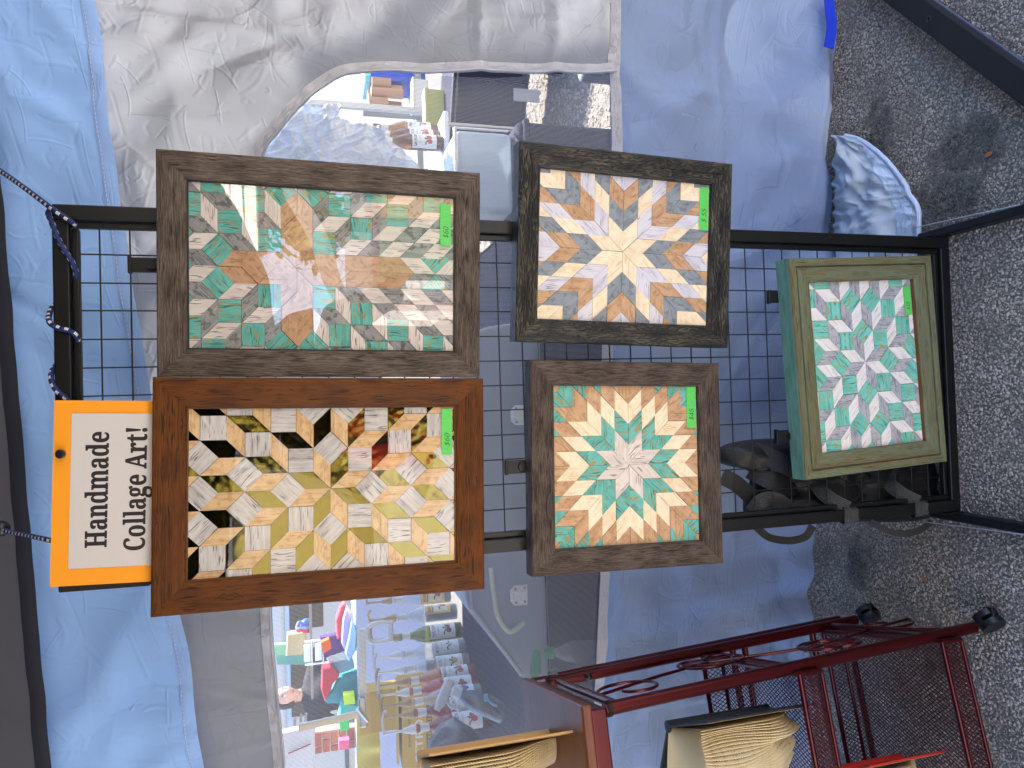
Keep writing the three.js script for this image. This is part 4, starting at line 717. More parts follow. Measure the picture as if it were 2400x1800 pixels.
function person(label, pos, turn, o) {
  const g = thing('person', label, 'person', pos, turn);
  const skin = std(S(...o.skin), 0.6), top = std(S(...o.top), 0.85), hair = std(S(...o.hair), 0.7), leg = std(S(...o.leg), 0.85);
  const h = o.height, sh = 0.82 * h, hip = 0.53 * h, kn = 0.285 * h, sx = 0.19, body = [[[0, hip, 0], [0, sh - 0.16, 0], 0.145, 0.155], [[-0.10, sh - 0.05, 0], [0.10, sh - 0.05, 0], 0.085, 0.085], [[0, sh - 0.1, 0], [0, sh + 0.03, 0.0], 0.1, 0.055]];
  for (const s of [-1, 1]) { const el = o.elbow(s), wr = o.wrist(s); body.push([[s * sx, sh - 0.05, 0], el, 0.058, 0.045], [el, wr, 0.044, 0.032]); }
  const bodyM = mesh('body', bodyGeo(body), top, g);
  for (const s of [-1, 1]) { const w = V3(...o.wrist(s)), e = V3(...o.elbow(s)), d = w.clone().sub(e).normalize(), side = V3().crossVectors(d, V3(0, 1, 0.01)).normalize(); const hand = [[w.toArray(), w.clone().addScaledVector(d, 0.08).toArray(), 0.026, 0.028]]; for (let f = 0; f < 4; f++) { const r = w.clone().addScaledVector(d, 0.085).addScaledVector(side, (f - 1.5) * 0.019), m = r.clone().addScaledVector(d, [0.04, 0.048, 0.045, 0.034][f]), t = m.clone().addScaledVector(d, 0.02).add(V3(0, 0.0, -0.016)); hand.push([r.toArray(), m.toArray(), 0.009, 0.008], [m.toArray(), t.toArray(), 0.008, 0.007]); } const th = w.clone().addScaledVector(d, 0.03).addScaledVector(side, s * 0.025); hand.push([th.toArray(), th.clone().addScaledVector(d, 0.03).addScaledVector(side, s * 0.03).toArray(), 0.011, 0.009]); mesh('hand', bodyGeo(hand, 0.006, 0.0045), skin, g); }
  mesh('legs', bodyGeo([-1, 1].flatMap((s) => [[[s * 0.085, hip, 0], [s * 0.095, kn, 0.01], 0.095, 0.062], [[s * 0.095, kn, 0.01], [s * 0.1, 0.09, -0.01], 0.06, 0.04], [[s * 0.1, 0.05, -0.02], [s * 0.11, 0.04, 0.13], 0.045, 0.04]])), leg, g);
  const hd = mesh('head', headGeo(), skin, g); hd.position.set(0, sh + 0.17, 0.03); hd.rotation.set(o.nod ?? 0, o.look ?? 0, 0);
  mesh('neck', rod([0, sh, 0], [0, sh + 0.10, 0.018], 0.052, 18, 0.048), skin, g);
  for (const s of [-1, 1]) { mesh('eye', new THREE.SphereGeometry(0.0115, 14, 10).translate(s * 0.030, 0.010, 0.077), std(S(232, 228, 222), 0.3), hd); mesh('iris', new THREE.SphereGeometry(0.006, 10, 8).translate(s * 0.030, 0.010, 0.0838), std(S(50, 34, 24), 0.3), hd); mesh('ear', new THREE.SphereGeometry(1, 14, 10).scale(0.009, 0.028, 0.017).translate(s * 0.074, -0.004, -0.006), skin, hd); mesh('brow', rbox(0.03, 0.006, 0.006, 0.002, s * 0.031, 0.030, 0.083), hair, hd); }
  mesh('mouth', rbox(0.040, 0.008, 0.006, 0.003, 0, -0.055, 0.0855), std(S(168, 96, 88), 0.5), hd);
  const hg = new THREE.SphereGeometry(1, 36, 28), hp = hg.attributes.position; // hair: a shell over the skull, open at the face
  for (let i = 0; i < hp.count; i++) { let x = hp.getX(i), y = hp.getY(i), z = hp.getZ(i); const face = sstep(0.15, 0.5, z) * sstep(0.62, 0.35, y), strand = 1 + 0.03 * Math.sin(Math.atan2(x, z) * 26); const k = (1 - 0.35 * face) * strand; hp.setXYZ(i, x * 0.088 * k, Math.max(y * 0.135, -0.05 - (o.long ?? 0)) + 0.008, z * 0.108 * k - 0.010); }
  hg.computeVertexNormals(); mesh('hair', hg, hair, hd);
  return g;
}

// ---------------------------------------------------------------- the stall next door, seen through the window mesh
const whitePlastic = std(S(228, 228, 224), 0.4), navy = std(S(21, 23, 46), 0.9, 0, { bumpMap: fineWeave, bumpScale: 0.002, side: THREE.DoubleSide });
{ // folding table with a dark blue cloth
  const t = thing('folding_table', 'long folding table under a dark blue cloth just outside the mesh window', 'table', [-0.62, 0, -1.42]);
  mesh('table_top', rbox(2.3, 0.04, 1.30, 0.01, 0, 0.735, 0), whitePlastic, t);
  for (const sx of [-1, 1]) for (const sz of [-1, 1]) mesh('leg', rod([sx * 1.0, 0, sz * 0.5], [sx * 1.0, 0.72, sz * 0.5], 0.014, 10), steel, t);
  const cloth = [grid(120, 60, (u, v) => V3(mix(-1.17, 1.17, u), 0.760 + 0.0025 * n2(u * 9, v * 7), mix(0.665, -0.665, v)), [5, 3])];
  const drop = (f) => grid(160, 40, f, [5, 2]);
  cloth.push(drop((u, v) => { const w = 0.03 * v * Math.sin(u * 34 + 2 * n2(u * 3, 1)); return V3(mix(-1.17, 1.17, u), 0.760 - 0.735 * v, 0.665 + 0.012 + 0.05 * v + w); }));
  cloth.push(drop((u, v) => { const w = 0.02 * v * Math.sin(u * 20); return V3(1.17 + 0.01 + 0.04 * v + w, 0.760 - 0.735 * v, mix(0.68, -0.68, u)); }));
  cloth.push(drop((u, v) => V3(-1.18 - 0.04 * v, 0.760 - 0.735 * v, mix(-0.68, 0.68, u))));
  const c = mesh('tablecloth', cloth, navy); c.position.set(-0.62, 0, -1.42);
  tag(c, 'dark blue tablecloth hanging to the ground outside the mesh window', 'tablecloth');
}
{ // clear storage tub standing on the near edge of the table, its white hinges towards the window
  const L = onY(1212, 1530, 0.775), R = onY(1212, 772, 0.775), y = 0.764, cx = (L.x + R.x) / 2, len = R.x - L.x, zz = -0.90;
  const t = thing('storage_tub', 'large clear plastic tub with white rim and two hinges, on the blue tablecloth', 'storage tub', [cx, y, zz]);
  const clear = phys({ color: new THREE.Color().setRGB(0.50, 0.54, 0.58), roughness: 0.5, transmission: 0.6, thickness: 0, specularIntensity: 0.6, side: THREE.DoubleSide }), rimM = phys({ color: S(170, 174, 172), roughness: 0.45 });
  // shape seen from the side: flat bottom rim, tall middle, slanting ends
  const h = 0.235, half = len / 2, dp = 0.30;
  const prof = new THREE.Shape(); prof.moveTo(-half, 0.012); prof.quadraticCurveTo(-half + 0.01, 0.05, -half + 0.07, 0.09); prof.lineTo(-half + 0.24, h - 0.02); prof.quadraticCurveTo(-half + 0.27, h, -half + 0.33, h); prof.lineTo(half - 0.16, h); prof.quadraticCurveTo(half - 0.03, h, half - 0.02, h - 0.1); prof.lineTo(half, 0.012); prof.lineTo(-half, 0.012);
  mesh('body', new THREE.ExtrudeGeometry(prof, { depth: dp, bevelEnabled: true, bevelSize: 0.012, bevelThickness: 0.012, bevelSegments: 3, curveSegments: 10 }).translate(0, 0, -dp / 2), clear, t);
  const rimPts = [[-half - 0.01, 0.02, -dp / 2], [half + 0.01, 0.02, -dp / 2], [half + 0.015, 0.02, dp / 2], [-half - 0.015, 0.02, dp / 2]];
  mesh('rim', [0, 1, 2, 3].map((k) => rod(rimPts[k], rimPts[(k + 1) % 4], 0.011, 10)).concat(rimPts.map((p) => new THREE.SphereGeometry(0.0112, 10, 8).translate(...p))), rimM, t);
  mesh('handle', tube([[-0.34, 0.075, dp / 2 + 0.014], [-0.36, 0.12, dp / 2 + 0.02], [-0.31, 0.155, dp / 2 + 0.022], [-0.24, 0.165, dp / 2 + 0.018], [-0.17, 0.17, dp / 2 + 0.014]], 0.008, 40, 8), std(S(206, 204, 176), 0.5), t);
  mesh('lid_edge', [rod([-half + 0.05, 0.085, dp / 2 + 0.013], [-half + 0.26, h - 0.005, dp / 2 + 0.013], 0.007, 8), rod([-half + 0.26, h - 0.005, dp / 2 + 0.013], [half - 0.1, h + 0.002, dp / 2 + 0.013], 0.006, 8)], rimM, t);
  for (const [ix, iy] of [[1218, 973], [1217, 1396]]) {
    const q = onZ(ix, iy, zz + dp / 2 + 0.02), s = new THREE.Shape(), w = 0.027, hh = 0.024; s.moveTo(-w, -hh); s.lineTo(w, -hh); s.lineTo(w, hh * 0.5); s.lineTo(w - 0.012, hh); s.lineTo(-w + 0.012, hh); s.lineTo(-w, hh * 0.5);
    const hn = mesh('hinge', new THREE.ExtrudeGeometry(s, { depth: 0.005, bevelEnabled: true, bevelSize: 0.002, bevelThickness: 0.0015, bevelSegments: 2 }).translate(q.x - cx, q.y - y, dp / 2 + 0.012), whitePlastic, t);
    mesh('knuckle', [rbox(0.022, 0.016, 0.014, 0.002, q.x - cx, q.y - y + 0.010, dp / 2 + 0.022), rbox(0.022, 0.014, 0.012, 0.002, q.x - cx, q.y - y - 0.011, dp / 2 + 0.021)], whitePlastic, hn);
    mesh('screw', [[-1, -1], [1, -1], [-1, 0.6], [1, 0.6]].map(([a, b]) => new THREE.CylinderGeometry(0.0035, 0.0035, 0.003, 10).rotateX(Math.PI / 2).translate(q.x - cx + a * 0.02, q.y - y + b * 0.017, dp / 2 + 0.020)), std(0x8a8a88, 0.4, 0.8), hn);
  }
}
// syrup bottles with pumps
const labelTex = (bg, fruit, stripe) => canvasTex(256, 320, (g, w, h) => {
  g.fillStyle = bg; g.fillRect(0, 0, w, h);
  if (stripe) { const q = g.createLinearGradient(0, 0, w, h); q.addColorStop(0, '#f2b548'); q.addColorStop(0.6, '#f3d98a'); q.addColorStop(1, '#e8963a'); g.fillStyle = q; g.fillRect(0, 0, w, h); g.fillStyle = '#f2e6c2'; g.fillRect(22, 92, w - 44, 190); g.fillStyle = '#2d3e78'; g.fillRect(20, 76, w - 40, 12); }
  g.fillStyle = '#26263a'; g.font = 'bold 54px serif'; g.textAlign = 'center'; g.fillText('MONIN', w / 2, 62);
  g.fillStyle = '#8b8a90'; g.fillRect(60, 96, 136, 4); g.fillRect(80, 108, 96, 3);
  fruit.forEach(([x, y, r, c]) => { g.fillStyle = c; g.beginPath(); g.ellipse(x * w, y * h, r * w, r * w * 1.1, 0.3, 0, 7); g.fill(); g.fillStyle = 'rgba(255,255,255,0.35)'; g.beginPath(); g.arc(x * w - r * w * 0.3, y * h - r * w * 0.3, r * w * 0.25, 0, 7); g.fill(); });
  g.fillStyle = '#3c6b35'; for (let i = 0; i < 4; i++) { g.beginPath(); g.ellipse(w * (0.3 + 0.13 * i), h * (0.55 + 0.07 * (i % 2)), 24, 10, i, 0, 7); g.fill(); }
});
const FRUIT = { berry: [[0.5, 0.72, 0.12, '#3f3f86'], [0.65, 0.66, 0.10, '#4a4a92'], [0.38, 0.66, 0.09, '#46468c']], rasp: [[0.5, 0.72, 0.13, '#c8375a'], [0.66, 0.64, 0.10, '#d0486a']], plum: [[0.42, 0.74, 0.13, '#6a2a36'], [0.64, 0.70, 0.12, '#7a3440']], lemon: [[0.55, 0.68, 0.14, '#d8a22a']], straw: [[0.4, 0.72, 0.12, '#cf3f3f'], [0.63, 0.70, 0.12, '#c95050'], [0.55, 0.56, 0.07, '#d86a7a']], blank: [[0.5, 0.7, 0.05, '#bdbab4']] };
const glassOf = (r, g, b) => phys({ color: new THREE.Color().setRGB(r, g, b), roughness: 0.06, transmission: 0.82, thickness: 0, ior: 1.5 });
const pumpTan = std(S(188, 150, 92), 0.4), pumpWhite = std(S(226, 225, 218), 0.4);
function bottle(ix, iy, tone, lab, pumpM, turn, label, y = 0.763) {
  const p = onY(ix, iy, y + 0.095), t = thing('syrup_bottle', label, 'bottle', [p.x, y, p.z], turn, 'pump bottles seen through the mesh window');
  mesh('glass', lathe([[0, 0.002], [0.036, 0], [0.039, 0.004], [0.039, 0.165], [0.0375, 0.178], [0.030, 0.205], [0.020, 0.225], [0.0155, 0.24], [0.0150, 0.285], [0.0165, 0.288], [0.0165, 0.300], [0.014, 0.302]], 28), glassOf(...tone), t);
  mesh('syrup', lathe([[0, 0.004], [0.0365, 0.004], [0.0365, 0.150], [0, 0.150]], 24), std(new THREE.Color().setRGB(...tone.map((c) => c * c * 0.35 + 0.03)), 0.25), t);
  const wrap = grid(20, 1, (u, v) => { const a = (u - 0.5) * 2.3; return V3(0.0397 * Math.sin(a), 0.035 + 0.118 * v, 0.0397 * Math.cos(a)); }); mesh('label', wrap, std(0xffffff, 0.6, 0, { map: lab, side: THREE.DoubleSide }), t);
  mesh('neck_label', lathe([[0.0158, 0.246], [0.0160, 0.248], [0.0160, 0.280], [0.0158, 0.282]], 20), std(S(222, 218, 206), 0.6), t);
  if (pumpM) {
    const pump = mesh('pump', lathe([[0.0175, 0.298], [0.018, 0.3], [0.018, 0.316], [0.014, 0.322], [0.010, 0.345], [0.005, 0.352], [0.0045, 0.41], [0.007, 0.412], [0.009, 0.425], [0, 0.427]], 18), pumpM, t);
    mesh('spout', tube([[0, 0.419, 0], [0.02, 0.423, 0.002], [0.05, 0.424, 0.006], [0.074, 0.417, 0.01], [0.08, 0.408, 0.011]], 0.0058, 24, 8), pumpM, pump);
  } else mesh('cap', lathe([[0.0175, 0.296], [0.0175, 0.318], [0.0165, 0.321], [0, 0.321]], 18), std(S(70, 62, 56), 0.4), t);
  return t;
}
{
  const whiteLab = (f) => labelTex('#e9e7e2', FRUIT[f]), amberLab = (f) => labelTex('#f0c060', FRUIT[f], true), clear = [0.86, 0.88, 0.88];
  const tA = amberLab('rasp'), tW = { plum: whiteLab('plum'), blank: whiteLab('blank'), lemon: whiteLab('lemon'), straw: whiteLab('straw'), berry: whiteLab('berry'), rasp: whiteLab('rasp') };
  bottle(1012, 1398, clear, tA, pumpTan, 0.5, 'clear bottle with orange label and tan pump, half behind the brown frame');
  bottle(1025, 1437, clear, tA, pumpTan, 1.4, 'clear bottle with orange label and red fruit, tan pump, left of the green bottle');
  bottle(1035, 1482, [0.42, 0.50, 0.20], tW.plum, pumpTan, 0.7, 'green glass bottle with a tan pump and a plum label');
  bottle(1043, 1522, clear, tW.blank, pumpWhite, 0.9, 'clear bottle with a plain white label and white pump beside the green bottle');
  bottle(1051, 1556, [0.80, 0.82, 0.78], tW.lemon, pumpWhite, 0.6, 'clear bottle with a yellow fruit label and white pump');
  bottle(1063, 1583, [0.86, 0.52, 0.36], tW.straw, pumpTan, 1.1, 'amber bottle with red fruit label and tan pump');
  bottle(1070, 1606, [0.80, 0.30, 0.30], tW.rasp, pumpWhite, 0.4, 'pink bottle with white pump just beyond the amber bottle');
  bottle(1076, 1630, clear, tW.berry, pumpTan, 1.2, 'clear bottle with a blue berry label, tan pump');
  bottle(1085, 1655, [0.62, 0.06, 0.10], tW.straw, pumpTan, 0.9, 'dark red bottle behind the white spray bottle');
  bottle(1093, 1690, [0.55, 0.08, 0.12], tW.rasp, pumpWhite, 0.6, 'red bottle with white pump nearest the folded book');
  // white clip and the two trigger bottles
  const c = onZ(888, 1483, -1.75), clip = thing('clip_handle', 'white D shaped plastic handle hanging above the green bottle', 'handle', c);
  mesh('ring', tube([[0.045, 0.035, 0], [0.0, 0.04, 0], [-0.04, 0.03, 0], [-0.05, 0.0, 0], [-0.04, -0.03, 0], [0.0, -0.038, 0], [0.045, -0.032, 0]].map(([x, y, z]) => V3(y, x * -1, z)), 0.009, 60, 10), whitePlastic, clip);
  mesh('grip', rbox(0.088, 0.022, 0.018, 0.006, 0, -0.048, 0), whitePlastic, clip);
  const trigger = (name, label, pos, turn, tilt, body, head, tip) => {
    const t = thing('spray_bottle', label, 'spray bottle', pos); t.rotation.set(0, turn, tilt);
    mesh('body', lathe([[0, 0], [0.036, 0.002], [0.038, 0.01], [0.038, 0.12], [0.03, 0.15], [0.016, 0.175], [0.016, 0.19]], 24), body, t);
    const h = mesh('head', [new THREE.CylinderGeometry(0.019, 0.021, 0.03, 20).translate(0, 0.20, 0), rbox(0.10, 0.036, 0.030, 0.010, -0.014, 0.240, 0), new THREE.CylinderGeometry(0.011, 0.014, 0.02, 14).rotateZ(Math.PI / 2).translate(-0.07, 0.242, 0)], head, t);
    mesh('trigger', tube([[-0.035, 0.225, 0], [-0.05, 0.20, 0], [-0.047, 0.175, 0], [-0.056, 0.16, 0]], 0.006, 16, 8), tip, h);
  };
  const sp = onY(1180, 1690, 0.763);
  trigger('spray', 'white trigger spray bottle leaning in front of the red bottle', [sp.x + 0.04, 0.765, sp.z + 0.03], 0.2, -0.5, glassOf(0.4, 0.46, 0.52), pumpWhite, pumpWhite);
  const gp = onZ(1262, 1560, -0.75);
  trigger('spray', 'clear spray bottle with a green trigger head near the lower edge of the window', [gp.x + 0.02, gp.y - 0.23, gp.z], 0.1, -0.08, glassOf(0.7, 0.74, 0.72), std(S(36, 132, 84), 0.4), std(S(36, 132, 84), 0.4));
  const bl = onZ(1165, 1655, -1.2); tag(mesh('blue_clip', [tube([[0, 0, 0], [0.012, 0.02, 0], [0.03, 0.034, 0]], 0.004, 12, 6).translate(bl.x, bl.y, bl.z), rbox(0.028, 0.014, 0.01, 0.004, bl.x + 0.036, bl.y + 0.04, bl.z)], std(S(86, 190, 214), 0.4), null), 'small light blue clip standing beside the white spray bottle', 'clip');
}
{ // yellow cartons
  const box1 = onZ(932, 1728, -2.15), t = thing('citrus_carton', 'yellow cardboard carton printed CITRONS behind the bottles', 'carton', [box1.x + 0.07, 0.763 + 0.20, box1.z], -0.12);
  const face = canvasTex(512, 420, (g, w, h) => { g.fillStyle = '#c9a02f'; g.fillRect(0, 0, w, h); g.fillStyle = '#e9e2cf'; g.font = 'bold 104px sans-serif'; g.textAlign = 'center'; g.fillText('CITRONS', w / 2, 200); g.fillStyle = '#5f4d1c'; g.font = 'bold 34px sans-serif'; g.fillText('KINGS SIZED', w / 2, 84); g.beginPath(); g.moveTo(60, 236); g.lineTo(452, 236); g.lineTo(432, 264); g.lineTo(452, 292); g.lineTo(60, 292); g.lineTo(80, 264); g.fill(); g.fillStyle = '#c9a02f'; for (let i = 0; i < 13; i++) g.fillRect(96 + i * 25, 248, 16, 32); });
  const card = std(S(196, 156, 48), 0.8);
  mesh('panel', box(0.36, 0.20, 0.20, 0, 0.0, 0), [card, card, card, card, std(0xffffff, 0.8, 0, { map: face }), card], t);
  mesh('flap', box(0.34, 0.012, 0.16, 0.02, 0.11, 0.02).rotateX(-0.1), std(S(206, 172, 70), 0.8), t);
  const b2 = onZ(892, 1655, -2.5), u = thing('yellow_carton', 'plain yellow carton with its flap up beside the printed one', 'carton', [b2.x, b2.y - 0.02, b2.z], 0.1);
  mesh('panel', box(0.20, 0.18, 0.16), std(S(190, 156, 62), 0.8), u); mesh('flap', box(0.20, 0.06, 0.004, 0, 0.12, 0.07).rotateX(0.15), std(S(206, 174, 84), 0.8), u);
  const pillar = onZ(862, 1760, -2.5);
  tag(mesh('yellow_cloth', grid(40, 20, (a, b) => V3(pillar.x - 0.18 + 0.36 * a, pillar.y + 0.05 - 0.12 * b, pillar.z - 0.1 + 0.03 * Math.sin(a * 18) * b)), std(S(220, 206, 100), 0.85, 0, { side: THREE.DoubleSide }), null), 'pale yellow cloth hanging above the printed carton', 'cloth');
  const bagP = onZ(1052, 1772, -1.1), bg = new THREE.SphereGeometry(0.09, 48, 32), q = bg.attributes.position;
  for (let i = 0; i < q.count; i++) { const v = V3().fromBufferAttribute(q, i), k = 1 + 0.14 * ridge(n3(v.x * 11, v.y * 11, v.z * 11), 2) + 0.10 * n3(v.x * 6, v.y * 6, v.z * 6); q.setXYZ(i, v.x * k * 1.1, v.y * k * 0.95, v.z * k); } bg.computeVertexNormals();
  const bag = mesh('grey_bag', bg, std(S(70, 76, 92), 0.35)); bag.position.set(bagP.x, bagP.y - 0.02, bagP.z); tag(bag, 'dark grey blue plastic bag between the bottles and the folded book', 'bag');
}
{ // white post and steel arm of the next stall's canopy
  const a = onZ(848, 1474, -2.3), b = onZ(850, 1640, -2.3), t = thing('canopy_bar', 'white horizontal bar with a steel clamp and slanting steel arm, above the bottles', 'canopy bar');
  mesh('bar', bar(a, b, 0.036, 0.03, V3(0, 0, 1), 0.006), std(S(224, 220, 208), 0.5), t);
  const c0 = onZ(848, 1634, -2.28), c1 = onZ(852, 1704, -2.26); mesh('clamp', [bar(c0, c1, 0.034, 0.04, V3(0, 0, 1), 0.008), rod(onZ(838, 1660, -2.24), onZ(862, 1690, -2.24), 0.012, 12)], steel, t);
  const d0 = onZ(845, 1672, -2.3), d1 = onZ(700, 1706, -2.3); mesh('arm', bar(d0, d1, 0.032, 0.02, V3(0, 0, 1), 0.004), std(S(176, 166, 150), 0.35, 0.6), t);
  mesh('bolt', [[704, 1692], [690, 1700], [716, 1690]].map(([x, y]) => rod(onZ(x, y, -2.27), onZ(x + 2, y - 18, -2.27), 0.006, 10)), steel, t);
}

// ---------------------------------------------------------------- street and stalls farther off, seen through the left part of the window
function fromPx(name, label, cat, z, px, geoDepth, mat, group) { // an upright slab whose face fills the given photograph pixels at depth z
  const [a, b, c, d] = px, p = onZ(a, b, z), q = onZ(c, d, z), w = Math.abs(p.x - q.x), h = Math.abs(p.y - q.y);
  const t = thing(name, label, cat, [(p.x + q.x) / 2, Math.min(p.y, q.y), z], 0, group);
  return { t, w, h };
}
{
  const far = -4.3, table = onZ(842, 1600, far), tw = 2.6;
  const t = thing('market_table', 'white market table piled with bright folded goods beyond the bottles', 'table', [table.x, 0, far - 0.2]);
  mesh('table_top', rbox(tw, 0.035, 0.8, 0.008, 0, table.y - 0.0, 0), whitePlastic, t);
  for (const sx of [-1, 1]) for (const sz of [-1, 1]) mesh('leg', rod([sx * 1.2, 0, sz * 0.33], [sx * 1.2, table.y, sz * 0.33], 0.016, 8), steel, t);
  const tc = mesh('table_runner', grid(60, 20, (u, v) => V3(table.x + mix(-1.3, 1.3, u), table.y + 0.02 - 0.5 * v, far + 0.21 + 0.02 * Math.sin(u * 50) * v)), std(S(176, 190, 228), 0.85, 0, { side: THREE.DoubleSide })); tag(tc, 'pale lilac cloth on the front of the far market table', 'tablecloth');
  const soft = (name, label, px, z, c, cat, bulge = 0.03) => { // soft goods: a draped, thick outline
    const pts = px.map(([x, y]) => onZ(x, y, z)), m = pts.reduce((a, p) => a.add(p), V3()).divideScalar(pts.length), s = new THREE.Shape(); pts.forEach((p, i) => i ? s.lineTo(p.x - m.x, p.y - m.y) : s.moveTo(p.x - m.x, p.y - m.y));
    const g = new THREE.ExtrudeGeometry(s, { depth: 0.06, bevelEnabled: true, bevelSize: 0.012, bevelThickness: bulge, bevelSegments: 3, curveSegments: 4 }); const o = mesh(name, g.translate(0, 0, -0.03), std(S(...c), 0.85)); o.position.copy(m); return tag(o, label, cat);
  };
  soft('teal_garment', 'folded teal garment on the far market table', [[792, 1588], [836, 1574], [838, 1632], [812, 1638], [770, 1640], [764, 1632], [782, 1612]], far, [38, 148, 160], 'garment');
  soft('red_garment', 'red garment hanging beside the teal one', [[758, 1564], [772, 1562], [790, 1580], [776, 1598], [772, 1612], [762, 1634], [756, 1610]], far + 0.08, [196, 52, 70], 'garment');
  soft('pink_garment', 'pink and red scarf hanging above the bottles by the brown frame', [[800, 1420], [806, 1412], [806, 1450], [800, 1486], [792, 1490], [790, 1450]], far, [206, 76, 84], 'scarf');
  soft('lilac_garment', 'lilac patterned cloth bundle near the brown frame', [[812, 1424], [822, 1440], [824, 1500], [812, 1530], [803, 1500], [806, 1450]], far + 0.05, [182, 170, 214], 'cloth');
  soft('blue_garment', 'light blue cloth hanging over the far table edge', [[824, 1452], [832, 1476], [830, 1520], [818, 1540], [812, 1526], [820, 1490]], far + 0.1, [142, 190, 230], 'cloth');
  soft('purple_panel', 'purple cloth panel with an orange price card', [[754, 1494], [798, 1488], [806, 1520], [762, 1536]], far, [86, 60, 124], 'cloth', 0.01);
  soft('teal_box', 'turquoise gift bag on the far table', [[802, 1642], [846, 1652], [842, 1676], [796, 1674]], far + 0.12, [72, 186, 196], 'gift bag');
  soft('white_goods', 'white and teal printed cloth below the purple panel', [[770, 1536], [810, 1524], [814, 1540], [772, 1548]], far, [214, 236, 232], 'cloth', 0.01);
  soft('glass_goods', 'pale blue plastic box on the far table', [[778, 1550], [822, 1540], [826, 1560], [790, 1572]], far, [120, 168, 190], 'box', 0.01);
  for (const [c, px, where] of [[[255, 110, 40], [[756, 1506], [768, 1500], [772, 1516], [760, 1524]], 'orange on the purple cloth'], [[196, 240, 40], [[808, 1628], [826, 1626], [828, 1642], [810, 1644]], 'yellow by the turquoise bag'], [[60, 220, 110], [[799, 1692], [814, 1688], [815, 1702], [801, 1706]], 'green above the brick pillar'], [[255, 110, 160], [[798, 1736], [814, 1734], [814, 1748], [798, 1748]], 'pink beside the brick pillar']]) soft('price_card', 'small neon price card, ' + where, px, far + 0.2, c, 'price card', 0.003);
  soft('beige_shirt', 'beige shirt hanging at the back of the far stall', [[676, 1486], [712, 1480], [716, 1500], [708, 1528], [674, 1530]], far - 1.0, [196, 178, 132], 'shirt');
  soft('green_mat', 'pale green board at the back of the far stall', [[646, 1512], [676, 1510], [676, 1530], [648, 1532]], far - 1.2, [150, 206, 160], 'board', 0.005);
  soft('seagreen_board', 'sea green board beneath the beige shirt', [[650, 1534], [730, 1522], [728, 1552], [652, 1552]], far - 1.2, [112, 176, 158], 'board', 0.005);
  soft('white_poster', 'white poster with a thin red line, left of the brick pillar', [[664, 1718], [728, 1704], [730, 1800], [676, 1800]], far + 0.9, [226, 230, 244], 'poster', 0.003);
  const pp0 = onZ(676, 1766, far + 0.95), pp1 = onZ(728, 1744, far + 0.95); tag(mesh('red_line', rod(pp0, pp1, 0.004, 6), std(S(150, 70, 80), 0.7), null), 'thin dark red rod across the white poster', 'rod');
  // shelf stand with small white goods
  const s0 = onZ(726, 1530, far - 0.3), st = thing('shelf_stand', 'small white wire stand with stacked cards at the far stall', 'display stand', [s0.x, s0.y - 0.12, s0.z]);
  for (const x of [-0.09, 0.09]) mesh('post', rod([x, -0.16, 0], [x, 0.16, 0], 0.008, 8), whitePlastic, st);
  for (let k = 0; k < 4; k++) { mesh('shelf', box(0.18, 0.008, 0.08, 0, -0.15 + k * 0.085, 0), whitePlastic, st); mesh('card_stack', box(0.12, 0.05, 0.05, 0.0, -0.115 + k * 0.085, 0.0), std(S(226, 240, 238), 0.8), st); }
  // brick pillar, brick by brick
  const b0 = onZ(740, 1706, far - 0.5), b1 = onZ(792, 1748, far - 0.5), pil = thing('brick_pillar', 'low red brick pillar beside the white poster', 'pillar', [(b0.x + b1.x) / 2, 0, far - 0.5]);
  const pw = Math.abs(b0.x - b1.x), ph = Math.max(b0.y, b1.y);
  mesh('mortar', box(pw, ph, 0.2, 0, ph / 2, -0.02), std(S(196, 180, 162), 0.95), pil);
  const bm = [S(138, 70, 56), S(124, 60, 50), S(150, 84, 66)].map((c) => std(c, 0.9)), bgm = rbox(pw / 1.5 - 0.012, 0.052, 0.03, 0.004), half = rbox(pw / 3 - 0.01, 0.052, 0.03, 0.004);
  for (let r = 0, y = 0.04; y < ph; y += 0.064, r++) for (const [x, g] of r % 2 ? [[-pw / 6, bgm], [pw / 3, half]] : [[-pw / 3, half], [pw / 6, bgm]]) { const m = mesh('brick', g, bm[Math.floor(rnd() * 3)], pil); m.position.set(x, y, 0.082); }
  // person in a dark jacket behind the far table
  const hp = onZ(672, 1637, -5.1);
  person('person in a dark jacket with hair tied back, standing behind the far market table', [hp.x, hp.y - 0.82 * 1.64 - 0.17, -5.13], 0.5, { skin: [214, 168, 148], top: [40, 37, 42], hair: [44, 32, 28], leg: [40, 42, 56], height: 1.64, look: 0.35, elbow: (s) => [s * 0.27, 1.06, 0.06], wrist: (s) => [s * 0.18, 0.98, 0.28], long: 0.02 });
  // parked pale van and low wall far down the street
  const v0 = onZ(700, 1450, -11), van = thing('delivery_van', 'pale grey delivery van parked far down the street', 'van', [v0.x - 0.6, 0, -11.2], 0.05);
  mesh('body', rbox(4.6, 1.45, 1.9, 0.12, 0, 1.20, 0), std(S(190, 188, 182), 0.35), van); mesh('roof', rbox(4.2, 0.35, 1.7, 0.15, 0.1, 2.02, 0), std(S(200, 198, 192), 0.35), van);
  mesh('window', rbox(1.2, 0.5, 0.03, 0.02, 1.2, 1.6, 0.955), std(S(30, 34, 40), 0.1), van); mesh('window', rbox(1.0, 0.5, 0.03, 0.02, -0.2, 1.6, 0.955), std(S(30, 34, 40), 0.1), van);
  mesh('trim', rbox(4.4, 0.06, 0.03, 0.01, 0, 1.05, 0.96), std(S(90, 88, 84), 0.5), van);
